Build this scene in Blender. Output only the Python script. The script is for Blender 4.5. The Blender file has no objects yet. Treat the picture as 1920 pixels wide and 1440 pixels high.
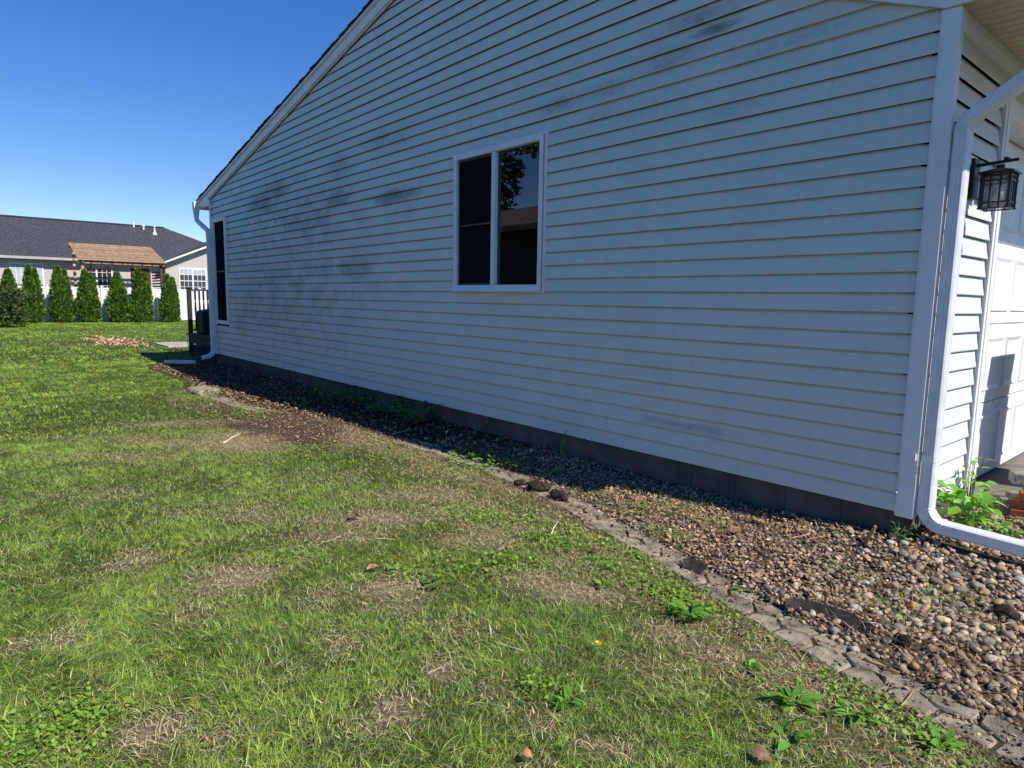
import bpy, math, random
import numpy as np
from mathutils import Vector, Matrix

random.seed(7)
RNG = np.random.default_rng(7)
R = math.radians
scene = bpy.context.scene
COL = scene.collection

# ------------------------------------------------------------------ camera
Z0 = 0.28                      # height of the siding's bottom edge over the lawn
CAM = np.array([1.4682, -4.5321, 1.3144 + Z0])
YAW, PITCH, ROLL, FPX = 0.7108, 0.1289, 0.0163, 1226.76


def cam_axes():
    f = np.array([-math.cos(YAW) * math.cos(PITCH), math.sin(YAW) * math.cos(PITCH), -math.sin(PITCH)])
    r = np.cross(f, [0, 0, 1]); r /= np.linalg.norm(r)
    u = np.cross(r, f)
    c, s = math.cos(ROLL), math.sin(ROLL)
    return r * c + u * s, -r * s + u * c, f


AX_R, AX_U, AX_F = cam_axes()
cd = bpy.data.cameras.new('camera')
cd.sensor_width = 36.0
cd.lens = 36.0 * FPX / 1920.0
cd.clip_start = 0.05
cd.clip_end = 3000
cam = bpy.data.objects.new('camera', cd)
COL.objects.link(cam)
m = Matrix.Identity(4)
for i in range(3):
    m[i][0], m[i][1], m[i][2], m[i][3] = AX_R[i], AX_U[i], -AX_F[i], CAM[i]
cam.matrix_world = m
scene.camera = cam

# ------------------------------------------------------------------ light
SUN = Vector((0.95, 0.19, 1.0)).normalized()
elev = math.asin(SUN.z)
azim = math.atan2(SUN.x, SUN.y)          # clockwise from +Y
world = bpy.data.worlds.new('World')
scene.world = world
world.use_nodes = True
wn = world.node_tree
for n in list(wn.nodes):
    wn.nodes.remove(n)
sky = wn.nodes.new('ShaderNodeTexSky')
sky.sky_type = 'NISHITA'
sky.sun_disc = False
sky.sun_elevation = elev
sky.sun_rotation = azim
sky.altitude = 1200
sky.air_density = 1.0
sky.dust_density = 0.0
sky.ozone_density = 3.0
bgn = wn.nodes.new('ShaderNodeBackground')
bgn.inputs['Strength'].default_value = 0.15
wo = wn.nodes.new('ShaderNodeOutputWorld')
hs = wn.nodes.new('ShaderNodeHueSaturation')      # the camera's vivid blue
hs.inputs['Hue'].default_value = 0.517
hs.inputs['Saturation'].default_value = 1.36
wn.links.new(sky.outputs[0], hs.inputs['Color'])
gm = wn.nodes.new('ShaderNodeGamma')
gm.inputs['Gamma'].default_value = 0.85
wn.links.new(hs.outputs[0], gm.inputs[0])
wn.links.new(gm.outputs[0], bgn.inputs[0])
wn.links.new(bgn.outputs[0], wo.inputs[0])

sl = bpy.data.lights.new('sun', 'SUN')
sl.energy = 5.0
sl.angle = R(0.53)
sl.color = (1.0, 0.95, 0.87)
sun = bpy.data.objects.new('sun', sl)
COL.objects.link(sun)
sun.rotation_euler = SUN.to_track_quat('Z', 'Y').to_euler()
sun.location = (6, 2, 12)

scene.view_settings.view_transform = 'Standard'
scene.view_settings.look = 'None'
scene.view_settings.exposure = 0.3
scene.view_settings.gamma = 1.0
scene.view_settings.use_curve_mapping = False
scene.cycles.use_denoising = True
scene.cycles.max_bounces = 8
scene.cycles.transparent_max_bounces = 12


# ------------------------------------------------------------------ pixel helpers (photo pixels to points on known surfaces)
def pray(u, v):
    return AX_R * ((u - 960) / FPX) + AX_U * (-(v - 720) / FPX) + AX_F


def G(u, v, z=0.0):
    d = pray(u, v)
    t = (z - CAM[2]) / d[2]
    return CAM + t * d


def PX(u, v, x):
    d = pray(u, v)
    return CAM + (x - CAM[0]) / d[0] * d


# ------------------------------------------------------------------ noise
def _hash(ix, iy, seed):
    h = (ix.astype(np.int64) * 374761393 + iy.astype(np.int64) * 668265263 + seed * 974711) & 0xffffffff
    h = ((h ^ (h >> 13)) * 1274126177) & 0xffffffff
    return ((h ^ (h >> 16)) & 0xffff) / 65535.0


def vnoise(x, y, seed=0):
    x = np.asarray(x, float); y = np.asarray(y, float)
    ix = np.floor(x); iy = np.floor(y)
    fx = x - ix; fy = y - iy
    fx = fx * fx * (3 - 2 * fx); fy = fy * fy * (3 - 2 * fy)
    a = _hash(ix, iy, seed); b = _hash(ix + 1, iy, seed)
    c = _hash(ix, iy + 1, seed); d = _hash(ix + 1, iy + 1, seed)
    return (a * (1 - fx) + b * fx) * (1 - fy) + (c * (1 - fx) + d * fx) * fy


def fbm(x, y, seed=0, o=3):
    s, a, t = 0.0, 1.0, 0.0
    for k in range(o):
        s = s + a * vnoise(np.asarray(x) * 2 ** k, np.asarray(y) * 2 ** k, seed + 17 * k)
        t += a
        a *= 0.5
    return s / t


# ------------------------------------------------------------------ materials
MATS = {}


def new_mat(name):
    mt = bpy.data.materials.new(name)
    mt.use_nodes = True
    nt = mt.node_tree
    b = nt.nodes['Principled BSDF']
    MATS[name] = mt
    return mt, nt, b


def mixrgb(nt, a, b, fac, mode='MIX'):
    n = nt.nodes.new('ShaderNodeMix')
    n.data_type = 'RGBA'
    n.blend_type = mode
    for sock, v in ((n.inputs[6], a), (n.inputs[7], b)):
        if isinstance(v, tuple):
            sock.default_value = (*v[:3], 1)
        else:
            nt.links.new(v, sock)
    if isinstance(fac, (int, float)):
        n.inputs[0].default_value = fac
    else:
        nt.links.new(fac, n.inputs[0])
    return n.outputs[2]


def mathn(nt, op, a, b=None, clamp=False):
    n = nt.nodes.new('ShaderNodeMath')
    n.operation = op
    n.use_clamp = clamp
    for i, v in enumerate((a, b)):
        if v is None:
            continue
        if isinstance(v, (int, float)):
            n.inputs[i].default_value = v
        else:
            nt.links.new(v, n.inputs[i])
    return n.outputs[0]


def noise_tex(nt, scale, detail=4, coord='pos', stretch=(1, 1, 1), rough=0.55):
    if coord == 'pos':
        g = nt.nodes.new('ShaderNodeNewGeometry').outputs['Position']
    else:
        g = nt.nodes.new('ShaderNodeTexCoord').outputs['Object']
    mp = nt.nodes.new('ShaderNodeMapping')
    mp.inputs['Scale'].default_value = stretch
    nt.links.new(g, mp.inputs[0])
    n = nt.nodes.new('ShaderNodeTexNoise')
    n.inputs['Scale'].default_value = scale
    n.inputs['Detail'].default_value = detail
    n.inputs['Roughness'].default_value = rough
    nt.links.new(mp.outputs[0], n.inputs['Vector'])
    return n.outputs['Fac']


def remap(nt, v, a, b, lo=0.0, hi=1.0, smooth=True):
    n = nt.nodes.new('ShaderNodeMapRange')
    n.interpolation_type = 'SMOOTHSTEP' if smooth else 'LINEAR'
    n.inputs[1].default_value = a
    n.inputs[2].default_value = b
    n.inputs[3].default_value = lo
    n.inputs[4].default_value = hi
    nt.links.new(v, n.inputs[0])
    return n.outputs[0]


def add_bump(nt, b, h, strength=0.3, dist=0.01):
    n = nt.nodes.new('ShaderNodeBump')
    n.inputs['Strength'].default_value = strength
    n.inputs['Distance'].default_value = dist
    nt.links.new(h, n.inputs['Height'])
    nt.links.new(n.outputs[0], b.inputs['Normal'])


def simple(name, col, rough=0.6, vary=0.15, scale=6.0, bump=0.0, bscale=80.0, spec=0.4, metal=0.0, second=None,
           coord='pos', stretch=(1, 1, 1), objrand=0.0):
    mt, nt, b = new_mat(name)
    f = noise_tex(nt, scale, 5, coord, stretch)
    f = remap(nt, f, 0.3, 0.7)
    lo = tuple(c * (1 - vary) for c in col)
    hi = second or tuple(min(1, c * (1 + vary)) for c in col)
    c = mixrgb(nt, lo, hi, f)
    if objrand:
        oi = nt.nodes.new('ShaderNodeObjectInfo')
        k = remap(nt, oi.outputs['Random'], 0, 1, 1 - objrand, 1 + objrand, False)
        comb = nt.nodes.new('ShaderNodeCombineColor')
        for i in range(3):
            nt.links.new(k, comb.inputs[i])
        c = mixrgb(nt, c, comb.outputs[0], 1.0, 'MULTIPLY')
    nt.links.new(c, b.inputs['Base Color'])
    b.inputs['Roughness'].default_value = rough
    b.inputs['Specular IOR Level'].default_value = spec
    b.inputs['Metallic'].default_value = metal
    if bump:
        add_bump(nt, b, noise_tex(nt, bscale, 4, coord, stretch), bump)
    return mt


def attr_mat(name, rough=0.6, transl=0.0, spec=0.3):
    """colour from the mesh's own colour attribute, optionally thin and translucent like a leaf"""
    mt, nt, b = new_mat(name)
    a = nt.nodes.new('ShaderNodeAttribute')
    a.attribute_name = 'Col'
    nt.links.new(a.outputs['Color'], b.inputs['Base Color'])
    b.inputs['Roughness'].default_value = rough
    b.inputs['Specular IOR Level'].default_value = spec
    if transl:
        t = nt.nodes.new('ShaderNodeBsdfTranslucent')
        tc = mixrgb(nt, a.outputs['Color'], (1.25, 1.3, 0.5), 1.0, 'MULTIPLY')
        nt.links.new(tc, t.inputs[0])
        mx = nt.nodes.new('ShaderNodeMixShader')
        mx.inputs[0].default_value = transl
        nt.links.new(b.outputs[0], mx.inputs[1])
        nt.links.new(t.outputs[0], mx.inputs[2])
        out = nt.nodes['Material Output']
        nt.links.new(mx.outputs[0], out.inputs['Surface'])
    return mt


# vinyl siding with mildew
STAINS = [  # x, z above siding bottom, half width, half height, strength
    (-10.9, 3.0, 0.9, 0.30, .75), (-10.2, 3.1, 0.7, 0.25, .7), (-9.2, 2.55, 2.3, 0.75, .50), (-7.8, 3.2, 0.7, 0.35, .45),
    (-7.9, 2.75, .5, .16, .75), (-6.2, 2.62, 0.65, 0.10, .75), (-6.0, 2.45, .5, .3, .35), (-7.4, 1.72, .8, .28, .55), (-11.6, 1.2, 1.1, .6, .5),
    (-12.3, .75, .8, .5, .45), (-11.5, 2.1, 1.3, 0.7, .45), (-10.2, 1.6, 1.2, .6, .35), (-6.4, 3.35, 0.9, 0.3, .40),
    (-1.55, 3.36, .22, .05, .8), (-1.95, 3.25, .6, .16, .4), (-2.4, 2.95, 1.0, .22, .3), (-1.35, 2.75, .45, .1, .35),
    (-1.6, .30, .55, .06, .45), (-12.6, 2.4, .7, .5, .4), (-4.0, 3.3, 1.6, .4, .22), (-3.0, .1, 1.0, .12, .25),
    (-8.5, 3.75, 1.0, .3, .3), (-5.4, 1.9, .5, .6, .15),
    (-10.3, 1.9, 4.8, 2.2, .46), (-1.75, 3.48, .5, .10, .5), (-2.9, 3.15, .9, .12, .4), (-1.0, 3.1, .8, .12, .35)]


def make_vinyl(name, base, stained):
    mt, nt, b = new_mat(name)
    geo = nt.nodes.new('ShaderNodeNewGeometry').outputs['Position']
    n1 = remap(nt, noise_tex(nt, 1.1, 5), 0.3, 0.75)
    c = mixrgb(nt, tuple(v * 0.94 for v in base), base, n1)
    streak = remap(nt, noise_tex(nt, 5.0, 4, stretch=(4.0, 1, 0.22)), 0.42, 0.8)
    c = mixrgb(nt, c, tuple(v * 0.86 for v in base), mathn(nt, 'MULTIPLY', streak, 0.5))
    if stained:
        total = None
        for (x, z, hw, hh, s) in STAINS:
            hw, hh, s = hw * 1.35, hh * 1.35, s * .97
            mp = nt.nodes.new('ShaderNodeMapping')
            mp.vector_type = 'POINT'
            mp.inputs['Location'].default_value = (-x / hw, 0, -(z + Z0) / hh)
            mp.inputs['Scale'].default_value = (1 / hw, 0, 1 / hh)
            nt.links.new(geo, mp.inputs[0])
            ln = nt.nodes.new('ShaderNodeVectorMath')
            ln.operation = 'LENGTH'
            nt.links.new(mp.outputs[0], ln.inputs[0])
            v = remap(nt, ln.outputs['Value'], 0.05, 1.35, s, 0.0)
            total = v if total is None else mathn(nt, 'MAXIMUM', total, v)
        big = noise_tex(nt, 2.6, 6, stretch=(1, 1, 1.6), rough=0.65)
        fine = noise_tex(nt, 20.0, 6, stretch=(.55, 1, 2.2), rough=0.8)
        mix = mathn(nt, 'ADD', mathn(nt, 'MULTIPLY', big, 0.45), mathn(nt, 'MULTIPLY', fine, 0.55))
        mask = mathn(nt, 'ADD', mix, mathn(nt, 'MULTIPLY', total, 0.42))
        mask = remap(nt, mask, 0.52, 0.90)
        mask = mathn(nt, 'MULTIPLY', mask, remap(nt, total, 0.02, 0.5, 0.0, 1.0))
        c = mixrgb(nt, c, (0.115, 0.135, 0.07), mathn(nt, 'MULTIPLY', mask, 0.85))
        # grime held under the lap edges
        sep = nt.nodes.new('ShaderNodeSeparateXYZ')
        nt.links.new(geo, sep.inputs[0])
    nt.links.new(c, b.inputs['Base Color'])
    b.inputs['Roughness'].default_value = 0.42
    b.inputs['Specular IOR Level'].default_value = 0.35
    add_bump(nt, b, noise_tex(nt, 6.0, 4, stretch=(1.5, 1.5, 40)), 0.10, 0.002)
    return mt


VINYL = make_vinyl('vinyl_siding', (0.68, 0.715, 0.665), True)
VINYL_F = make_vinyl('vinyl_front', (0.68, 0.68, 0.69), False)
TRIM = simple('white_trim', (0.78, 0.79, 0.80), 0.4, 0.05, 3.0, 0.03, 60)
METALW = simple('white_aluminium', (0.76, 0.77, 0.78), 0.35, 0.08, 9.0, 0.02, 30, spec=0.5)
DOORW = simple('garage_white', (0.80, 0.80, 0.80), 0.45, 0.05, 2.0)
SOFFIT = simple('soffit_cream', (0.62, 0.55, 0.42), 0.6, 0.08, 8, 0.1, 120)
CONC = simple('concrete', (0.17, 0.155, 0.135), 0.9, 0.28, 5.0, 0.5, 140, spec=0.2)
SHING = simple('roof_shingle', (0.055, 0.056, 0.062), 0.95, 0.5, 9.0, 0.6, 160, spec=0.15)
SHING_N = simple('neighbour_shingle', (0.060, 0.060, 0.068), 0.95, 0.55, 5.0, 0.5, 40, spec=0.1, stretch=(1, 2.0, 7.0))
SHING_B = simple('brown_shingle', (0.17, 0.125, 0.10), 0.95, 0.4, 4.0, 0.5, 40, spec=0.1, stretch=(1.5, 1, 6.0))
BLACKM = simple('black_metal', (0.012, 0.012, 0.014), 0.45, 0.3, 20)
DARKS = simple('insect_screen', (0.009, 0.009, 0.010), 0.9, 0.2, 30, spec=0.05)
ROOMD = simple('dark_backing', (0.015, 0.014, 0.013), 0.95, 0.2, 3)  # near black; behind the siding it stands for shade in the gaps
CURT = simple('curtain', (0.35, 0.36, 0.33), 0.9, 0.1, 4)
SOIL = simple('soil', (0.045, 0.033, 0.024), 0.98, 0.5, 14.0, 0.9, 90, spec=0.1)
PAVER = simple('paver', (0.30, 0.25, 0.185), 0.97, 0.42, 11.0, 1.0, 210, spec=0.1, objrand=0.16, second=(0.42, 0.355, 0.265))
BRICK = simple('red_brick', (0.30, 0.085, 0.048), 0.9, 0.25, 18, 0.4, 150, spec=0.15, objrand=0.15)
GBLOCK = simple('grey_block', (0.22, 0.20, 0.165), 0.95, 0.35, 40, 0.6, 160, spec=0.15)
CEDAR = simple('stained_cedar', (0.40, 0.245, 0.145), 0.7, 0.3, 5, objrand=0.25)
CEDARD = simple('dark_cedar', (0.10, 0.035, 0.022), 0.7, 0.25, 6)
DECKW = simple('weathered_deck', (0.075, 0.072, 0.065), 0.85, 0.3, 9, 0.2, 60, objrand=0.15)
DECKR = simple('deck_rail', (0.020, 0.021, 0.024), 0.6, 0.2, 9)
VINYLW = simple('fence_vinyl', (0.80, 0.80, 0.79), 0.4, 0.03, 1.0)
NSIDE = None
GREYG = simple('gutter_grey', (0.42, 0.41, 0.38), 0.5, 0.08, 3)
BARK = simple('bark', (0.085, 0.06, 0.042), 0.95, 0.4, 30, 0.6, 60, spec=0.1)
TWIG = simple('dry_wood', (0.30, 0.19, 0.105), 0.85, 0.35, 25, 0.3, 90, spec=0.2, objrand=0.35, coord='obj')
PALEW = simple('pale_wood', (0.52, 0.41, 0.28), 0.85, 0.25, 25, 0.3, 90, spec=0.2, coord='obj')
RUBBER = simple('edging_plastic', (0.032, 0.025, 0.021), 0.8, 0.5, 25, 0.6, 120, spec=0.3)
CLOD = simple('soil_clod', (0.05, 0.034, 0.025), 0.98, 0.6, 35, 1.0, 120, spec=0.1)
DRYLEAF = simple('dry_leaf', (0.30, 0.17, 0.085), 0.8, 0.35, 40, 0.3, 90, objrand=0.3, coord='obj')
ORANGE = simple('orange_stone', (0.42, 0.19, 0.045), 0.75, 0.3, 40, 0.2, 60, coord='obj')
GREENS = attr_mat('leaf_green', 0.5, 0.35)
GRASSM = attr_mat('grass_blade', 0.42, 0.30, 0.5)
LITTERM = attr_mat('litter', 0.9, 0.0, 0.15)
PEBM = attr_mat('pebble', 0.75, 0.0, 0.3)
FARLEAF = attr_mat('far_leaf', 0.65, 0.25, 0.2)
STEM = simple('green_stem', (0.12, 0.17, 0.05), 0.6, 0.2, 30)
YELLOW = simple('yellow_petal', (0.75, 0.55, 0.03), 0.6, 0.1, 30)

# neighbour's lap siding: too far for single boards, the shade at each lap is put into the colour
mt, nt, b = new_mat('neighbour_siding')
geo = nt.nodes.new('ShaderNodeNewGeometry').outputs['Position']
sep = nt.nodes.new('ShaderNodeSeparateXYZ')
nt.links.new(geo, sep.inputs[0])
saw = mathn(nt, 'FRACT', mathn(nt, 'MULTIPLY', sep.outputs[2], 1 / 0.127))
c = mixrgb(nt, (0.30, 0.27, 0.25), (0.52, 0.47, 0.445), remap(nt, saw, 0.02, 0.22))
nt.links.new(c, b.inputs['Base Color'])
b.inputs['Roughness'].default_value = 0.5
NSIDE = mt

# stones take a colour of their own from the object
mt, nt, b = new_mat('river_stone')
oi = nt.nodes.new('ShaderNodeObjectInfo')
rp = nt.nodes.new('ShaderNodeValToRGB')
cols = [(0.0, (.42, .33, .23)), (.16, (.55, .43, .29)), (.30, (.30, .245, .195)), (.42, (.60, .50, .36)), (.56, (.36, .27, .185)),
        (.72, (.50, .32, .16)), (.82, (.22, .19, .16)), (.90, (.62, .54, .42))]
rp.color_ramp.interpolation = 'CONSTANT'
while len(rp.color_ramp.elements) < len(cols):
    rp.color_ramp.elements.new(0.5)
for e, (p_, c_) in zip(rp.color_ramp.elements, cols):
    e.position = p_
    e.color = (*c_, 1)
nt.links.new(oi.outputs['Random'], rp.inputs[0])
f = remap(nt, noise_tex(nt, 1.6, 6, 'obj'), 0.3, 0.7, 0.50, 0.95)
comb = nt.nodes.new('ShaderNodeCombineColor')
for i in range(3):
    nt.links.new(f, comb.inputs[i])
nt.links.new(mixrgb(nt, rp.outputs[0], comb.outputs[0], 1.0, 'MULTIPLY'), b.inputs['Base Color'])
b.inputs['Roughness'].default_value = 0.72
STONE = mt

# window glass: clear sheet that mirrors more at a slant
mt, nt, b = new_mat('window_glass')
gl = nt.nodes.new('ShaderNodeBsdfGlossy')
gl.inputs['Roughness'].default_value = 0.006
gl.inputs['Color'].default_value = (0.85, 0.92, 1.0, 1)
tr = nt.nodes.new('ShaderNodeBsdfTransparent')
tr.inputs[0].default_value = (0.55, 0.58, 0.57, 1)
fr = nt.nodes.new('ShaderNodeFresnel')
fr.inputs['IOR'].default_value = 1.95
mx = nt.nodes.new('ShaderNodeMixShader')
nt.links.new(fr.outputs[0], mx.inputs[0])
nt.links.new(tr.outputs[0], mx.inputs[1])
nt.links.new(gl.outputs[0], mx.inputs[2])
nt.links.new(mx.outputs[0], nt.nodes['Material Output'].inputs[0])
GLASS = mt

mt, nt, b = new_mat('seeded_glass')
gl = nt.nodes.new('ShaderNodeBsdfGlossy')
gl.inputs['Roughness'].default_value = 0.08
tr = nt.nodes.new('ShaderNodeBsdfTransparent')
tr.inputs[0].default_value = (0.85, 0.86, 0.86, 1)
mx = nt.nodes.new('ShaderNodeMixShader')
mx.inputs[0].default_value = 0.22
bp = nt.nodes.new('ShaderNodeBump')
bp.inputs['Strength'].default_value = 0.8
bp.inputs['Distance'].default_value = 0.02
nt.links.new(noise_tex(nt, 55, 3), bp.inputs['Height'])
nt.links.new(bp.outputs[0], gl.inputs['Normal'])
nt.links.new(tr.outputs[0], mx.inputs[1])
nt.links.new(gl.outputs[0], mx.inputs[2])
nt.links.new(mx.outputs[0], nt.nodes['Material Output'].inputs[0])
SEEDED = mt

# lawn soil and thatch
mt, nt, b = new_mat('lawn_ground')
n1 = remap(nt, noise_tex(nt, 1.3, 6, rough=.65), 0.35, 0.68)
n2 = remap(nt, noise_tex(nt, 60, 6, rough=.7), 0.3, 0.7)
c = mixrgb(nt, (0.05, 0.085, 0.018), (0.085, 0.10, 0.028), n1)
c = mixrgb(nt, c, (0.20, 0.17, 0.08), mathn(nt, 'MULTIPLY', n2, 0.4))
at = nt.nodes.new('ShaderNodeAttribute')
at.attribute_name = 'Bare'
c = mixrgb(nt, c, mixrgb(nt, (0.21, 0.165, 0.09), (0.60, 0.49, 0.29), n2), at.outputs['Fac'])
at2 = nt.nodes.new('ShaderNodeAttribute')
at2.attribute_name = 'Soil'
c = mixrgb(nt, c, mixrgb(nt, (0.06, 0.038, 0.025), (0.20, 0.135, 0.088), n2), at2.outputs['Fac'])
nt.links.new(c, b.inputs['Base Color'])
b.inputs['Roughness'].default_value = 0.95
b.inputs['Specular IOR Level'].default_value = 0.1
add_bump(nt, b, n2, 0.9, 0.03)
LAWNM = mt

# bed floor: dark mulch at the far end, grit under the gravel
mt, nt, b = new_mat('bed_floor')
geo = nt.nodes.new('ShaderNodeNewGeometry').outputs['Position']
sep = nt.nodes.new('ShaderNodeSeparateXYZ')
nt.links.new(geo, sep.inputs[0])
wob = mathn(nt, 'ADD', sep.outputs[0], mathn(nt, 'MULTIPLY', noise_tex(nt, 2.0, 4), 1.6))
g_ = remap(nt, wob, -3.4, -2.0)
fine = remap(nt, noise_tex(nt, 70, 6, rough=.75), 0.3, 0.72)
dark = mixrgb(nt, (0.028, 0.020, 0.014), (0.11, 0.075, 0.048), fine)
grit = mixrgb(nt, (0.07, 0.052, 0.038), (0.28, 0.22, 0.155), fine)
nt.links.new(mixrgb(nt, dark, grit, g_), b.inputs['Base Color'])
b.inputs['Roughness'].default_value = 0.98
b.inputs['Specular IOR Level'].default_value = 0.1
add_bump(nt, b, fine, 1.0, 0.02)
BEDM = mt


# ------------------------------------------------------------------ mesh helpers
class MB:
    def __init__(self):
        self.v, self.f = [], []

    def add(self, vs, fs):
        o = len(self.v)
        self.v += [tuple(map(float, q)) for q in vs]
        self.f += [tuple(i + o for i in f) for f in fs]
        return self

    def box(self, x0, x1, y0, y1, z0, z1):
        vs = [(x0, y0, z0), (x1, y0, z0), (x1, y1, z0), (x0, y1, z0), (x0, y0, z1), (x1, y0, z1), (x1, y1, z1), (x0, y1, z1)]
        return self.add(vs, [(3, 2, 1, 0), (4, 5, 6, 7), (0, 1, 5, 4), (1, 2, 6, 5), (2, 3, 7, 6), (3, 0, 4, 7)])

    def bar(self, a, b_, w, h, up=(0, 0, 1)):
        """a square bar from point a to point b_"""
        a = Vector(a); b_ = Vector(b_)
        t = (b_ - a).normalized()
        s = t.cross(Vector(up))
        if s.length < 1e-4:
            s = t.cross(Vector((1, 0, 0)))
        s.normalize()
        u = s.cross(t)
        vs = []
        for p in (a, b_):
            for i, j in ((-1, -1), (1, -1), (1, 1), (-1, 1)):
                vs.append(p + s * (w / 2 * i) + u * (h / 2 * j))
        return self.add(vs, [(3, 2, 1, 0), (4, 5, 6, 7), (0, 1, 5, 4), (1, 2, 6, 5), (2, 3, 7, 6), (3, 0, 4, 7)])

    def prism(self, poly, axis, a, b_):
        """poly of 2-D points extruded along an axis from a to b_ (axis 'x': (y,z) points, 'y': (x,z), 'z': (x,y))"""
        def P(q, t):
            return {'x': (t, q[0], q[1]), 'y': (q[0], t, q[1]), 'z': (q[0], q[1], t)}[axis]
        n = len(poly)
        vs = [P(q, a) for q in poly] + [P(q, b_) for q in poly]
        fs = [tuple(range(n))[::-1], tuple(range(n, 2 * n))]
        fs += [(i, (i + 1) % n, n + (i + 1) % n, n + i) for i in range(n)]
        return self.add(vs, fs)

    def sweep(self, prof, path, normal, scales=None, cap=True):
        """closed profile (a along normal, b across) swept on a planar path"""
        N = Vector(normal).normalized()
        path = [Vector(q) for q in path]
        k = len(prof)
        o = len(self.v)
        for i, q in enumerate(path):
            t = (path[min(i + 1, len(path) - 1)] - path[max(i - 1, 0)]).normalized()
            B = t.cross(N).normalized()
            s = scales[i] if scales else 1.0
            for (a, c) in prof:
                self.v.append(tuple(q + N * (a * s) + B * (c * s)))
        for i in range(len(path) - 1):
            for j in range(k):
                self.f.append((o + i * k + j, o + i * k + (j + 1) % k, o + (i + 1) * k + (j + 1) % k, o + (i + 1) * k + j))
        if cap:
            self.f.append(tuple(o + j for j in range(k))[::-1])
            self.f.append(tuple(o + (len(path) - 1) * k + j for j in range(k)))
        return self

    def tube(self, path, radii, sides=7):
        path = [Vector(q) for q in path]
        o = len(self.v)
        for i, q in enumerate(path):
            t = (path[min(i + 1, len(path) - 1)] - path[max(i - 1, 0)]).normalized()
            s = t.cross(Vector((0.13, 0.21, 0.97)))
            if s.length < 1e-3:
                s = t.cross(Vector((1, 0, 0)))
            s.normalize()
            u = s.cross(t)
            for j in range(sides):
                an = 2 * math.pi * j / sides
                self.v.append(tuple(q + (s * math.cos(an) + u * math.sin(an)) * radii[i]))
        for i in range(len(path) - 1):
            for j in range(sides):
                self.f.append((o + i * sides + j, o + i * sides + (j + 1) % sides, o + (i + 1) * sides + (j + 1) % sides, o + (i + 1) * sides + j))
        self.f.append(tuple(o + j for j in range(sides))[::-1])
        self.f.append(tuple(o + (len(path) - 1) * sides + j for j in range(sides)))
        return self


def origin_of(parent):
    o = Vector((0, 0, 0))
    while parent is not None:
        o += parent.location
        parent = parent.parent
    return o


def link_mesh(name, me, mat, parent=None):
    if mat is not None and not me.materials:
        me.materials.append(mat)
    ob = bpy.data.objects.new(name, me)
    COL.objects.link(ob)
    ob.parent = parent
    return ob


def build(name, mb, mat, parent=None, smooth=False, bevel=0.0):
    """mesh object from world-space geometry, parented under a thing or part"""
    o = origin_of(parent)
    me = bpy.data.meshes.new(name)
    me.from_pydata([(x - o.x, y - o.y, z - o.z) for x, y, z in mb.v], [], mb.f)
    if smooth:
        me.polygons.foreach_set('use_smooth', [True] * len(me.polygons))
    me.update()
    ob = link_mesh(name, me, mat, parent)
    if bevel:
        md = ob.modifiers.new('bevel', 'BEVEL')
        md.width = bevel
        md.segments = 2
        md.limit_method = 'ANGLE'
    return ob


def np_mesh(name, V, F3, mat, parent=None, col=None, smooth=False, F4=None):
    """big mesh from numpy arrays: triangles F3 (and quads F4), colour per vertex"""
    o = origin_of(parent)
    V = np.asarray(V, np.float32) - np.array([o.x, o.y, o.z], np.float32)
    me = bpy.data.meshes.new(name)
    n3 = len(F3) if F3 is not None else 0
    n4 = len(F4) if F4 is not None else 0
    loops = []
    if n3:
        loops.append(np.asarray(F3, np.int32).ravel())
    if n4:
        loops.append(np.asarray(F4, np.int32).ravel())
    loops = np.concatenate(loops)
    me.vertices.add(len(V))
    me.vertices.foreach_set('co', V.ravel())
    me.loops.add(len(loops))
    me.loops.foreach_set('vertex_index', loops)
    me.polygons.add(n3 + n4)
    st = np.concatenate([np.arange(n3) * 3, n3 * 3 + np.arange(n4) * 4]).astype(np.int32)
    me.polygons.foreach_set('loop_start', st)
    if smooth:
        me.polygons.foreach_set('use_smooth', np.ones(n3 + n4, bool))
    me.update(calc_edges=True)
    if col is not None:
        a = me.attributes.new('Col', 'FLOAT_COLOR', 'POINT')
        cc = np.ones((len(V), 4), np.float32)
        cc[:, :3] = col
        a.data.foreach_set('color', cc.ravel())
    return link_mesh(name, me, mat, parent)


def thing(name, label, cat, loc=(0, 0, 0), group=None):
    o = bpy.data.objects.new(name, None)
    o.empty_display_size = 0.2
    COL.objects.link(o)
    o.location = loc
    return tag(o, label, cat, group)


def tag(o, label=None, cat=None, group=None, kind=None):
    if label:
        o['label'] = label
    if cat:
        o['category'] = cat
    if group:
        o['group'] = group
    if kind:
        o['kind'] = kind
    return o


# ------------------------------------------------------------------ ground shape
EDGE_CTRL = [(2.6, -1.86), (1.9, -1.78), (1.2, -1.70), (0.75, -1.64), (0.45, -1.585), (0.1, -1.49), (-.4, -1.34), (-.9, -1.19), (-1.5, -1.04), (-2.2, -.88),
             (-3.0, -.77), (-4.0, -.73), (-4.9, -.79), (-5.7, -.86), (-6.6, -1.03), (-7.3, -1.22), (-8.2, -1.40), (-9.2, -1.48), (-10.0, -1.50)]


def catmull(P, n=12):
    P = [np.array(q, float) for q in P]
    P = [2 * P[0] - P[1]] + P + [2 * P[-1] - P[-2]]
    out = []
    for i in range(1, len(P) - 2):
        for k in range(n):
            t = k / n
            a, b_, c_, d = P[i - 1], P[i], P[i + 1], P[i + 2]
            out.append(0.5 * ((2 * b_) + (-a + c_) * t + (2 * a - 5 * b_ + 4 * c_ - d) * t * t + (-a + 3 * b_ - 3 * c_ + d) * t ** 3))
    out.append(P[-2])
    return np.array(out)


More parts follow.
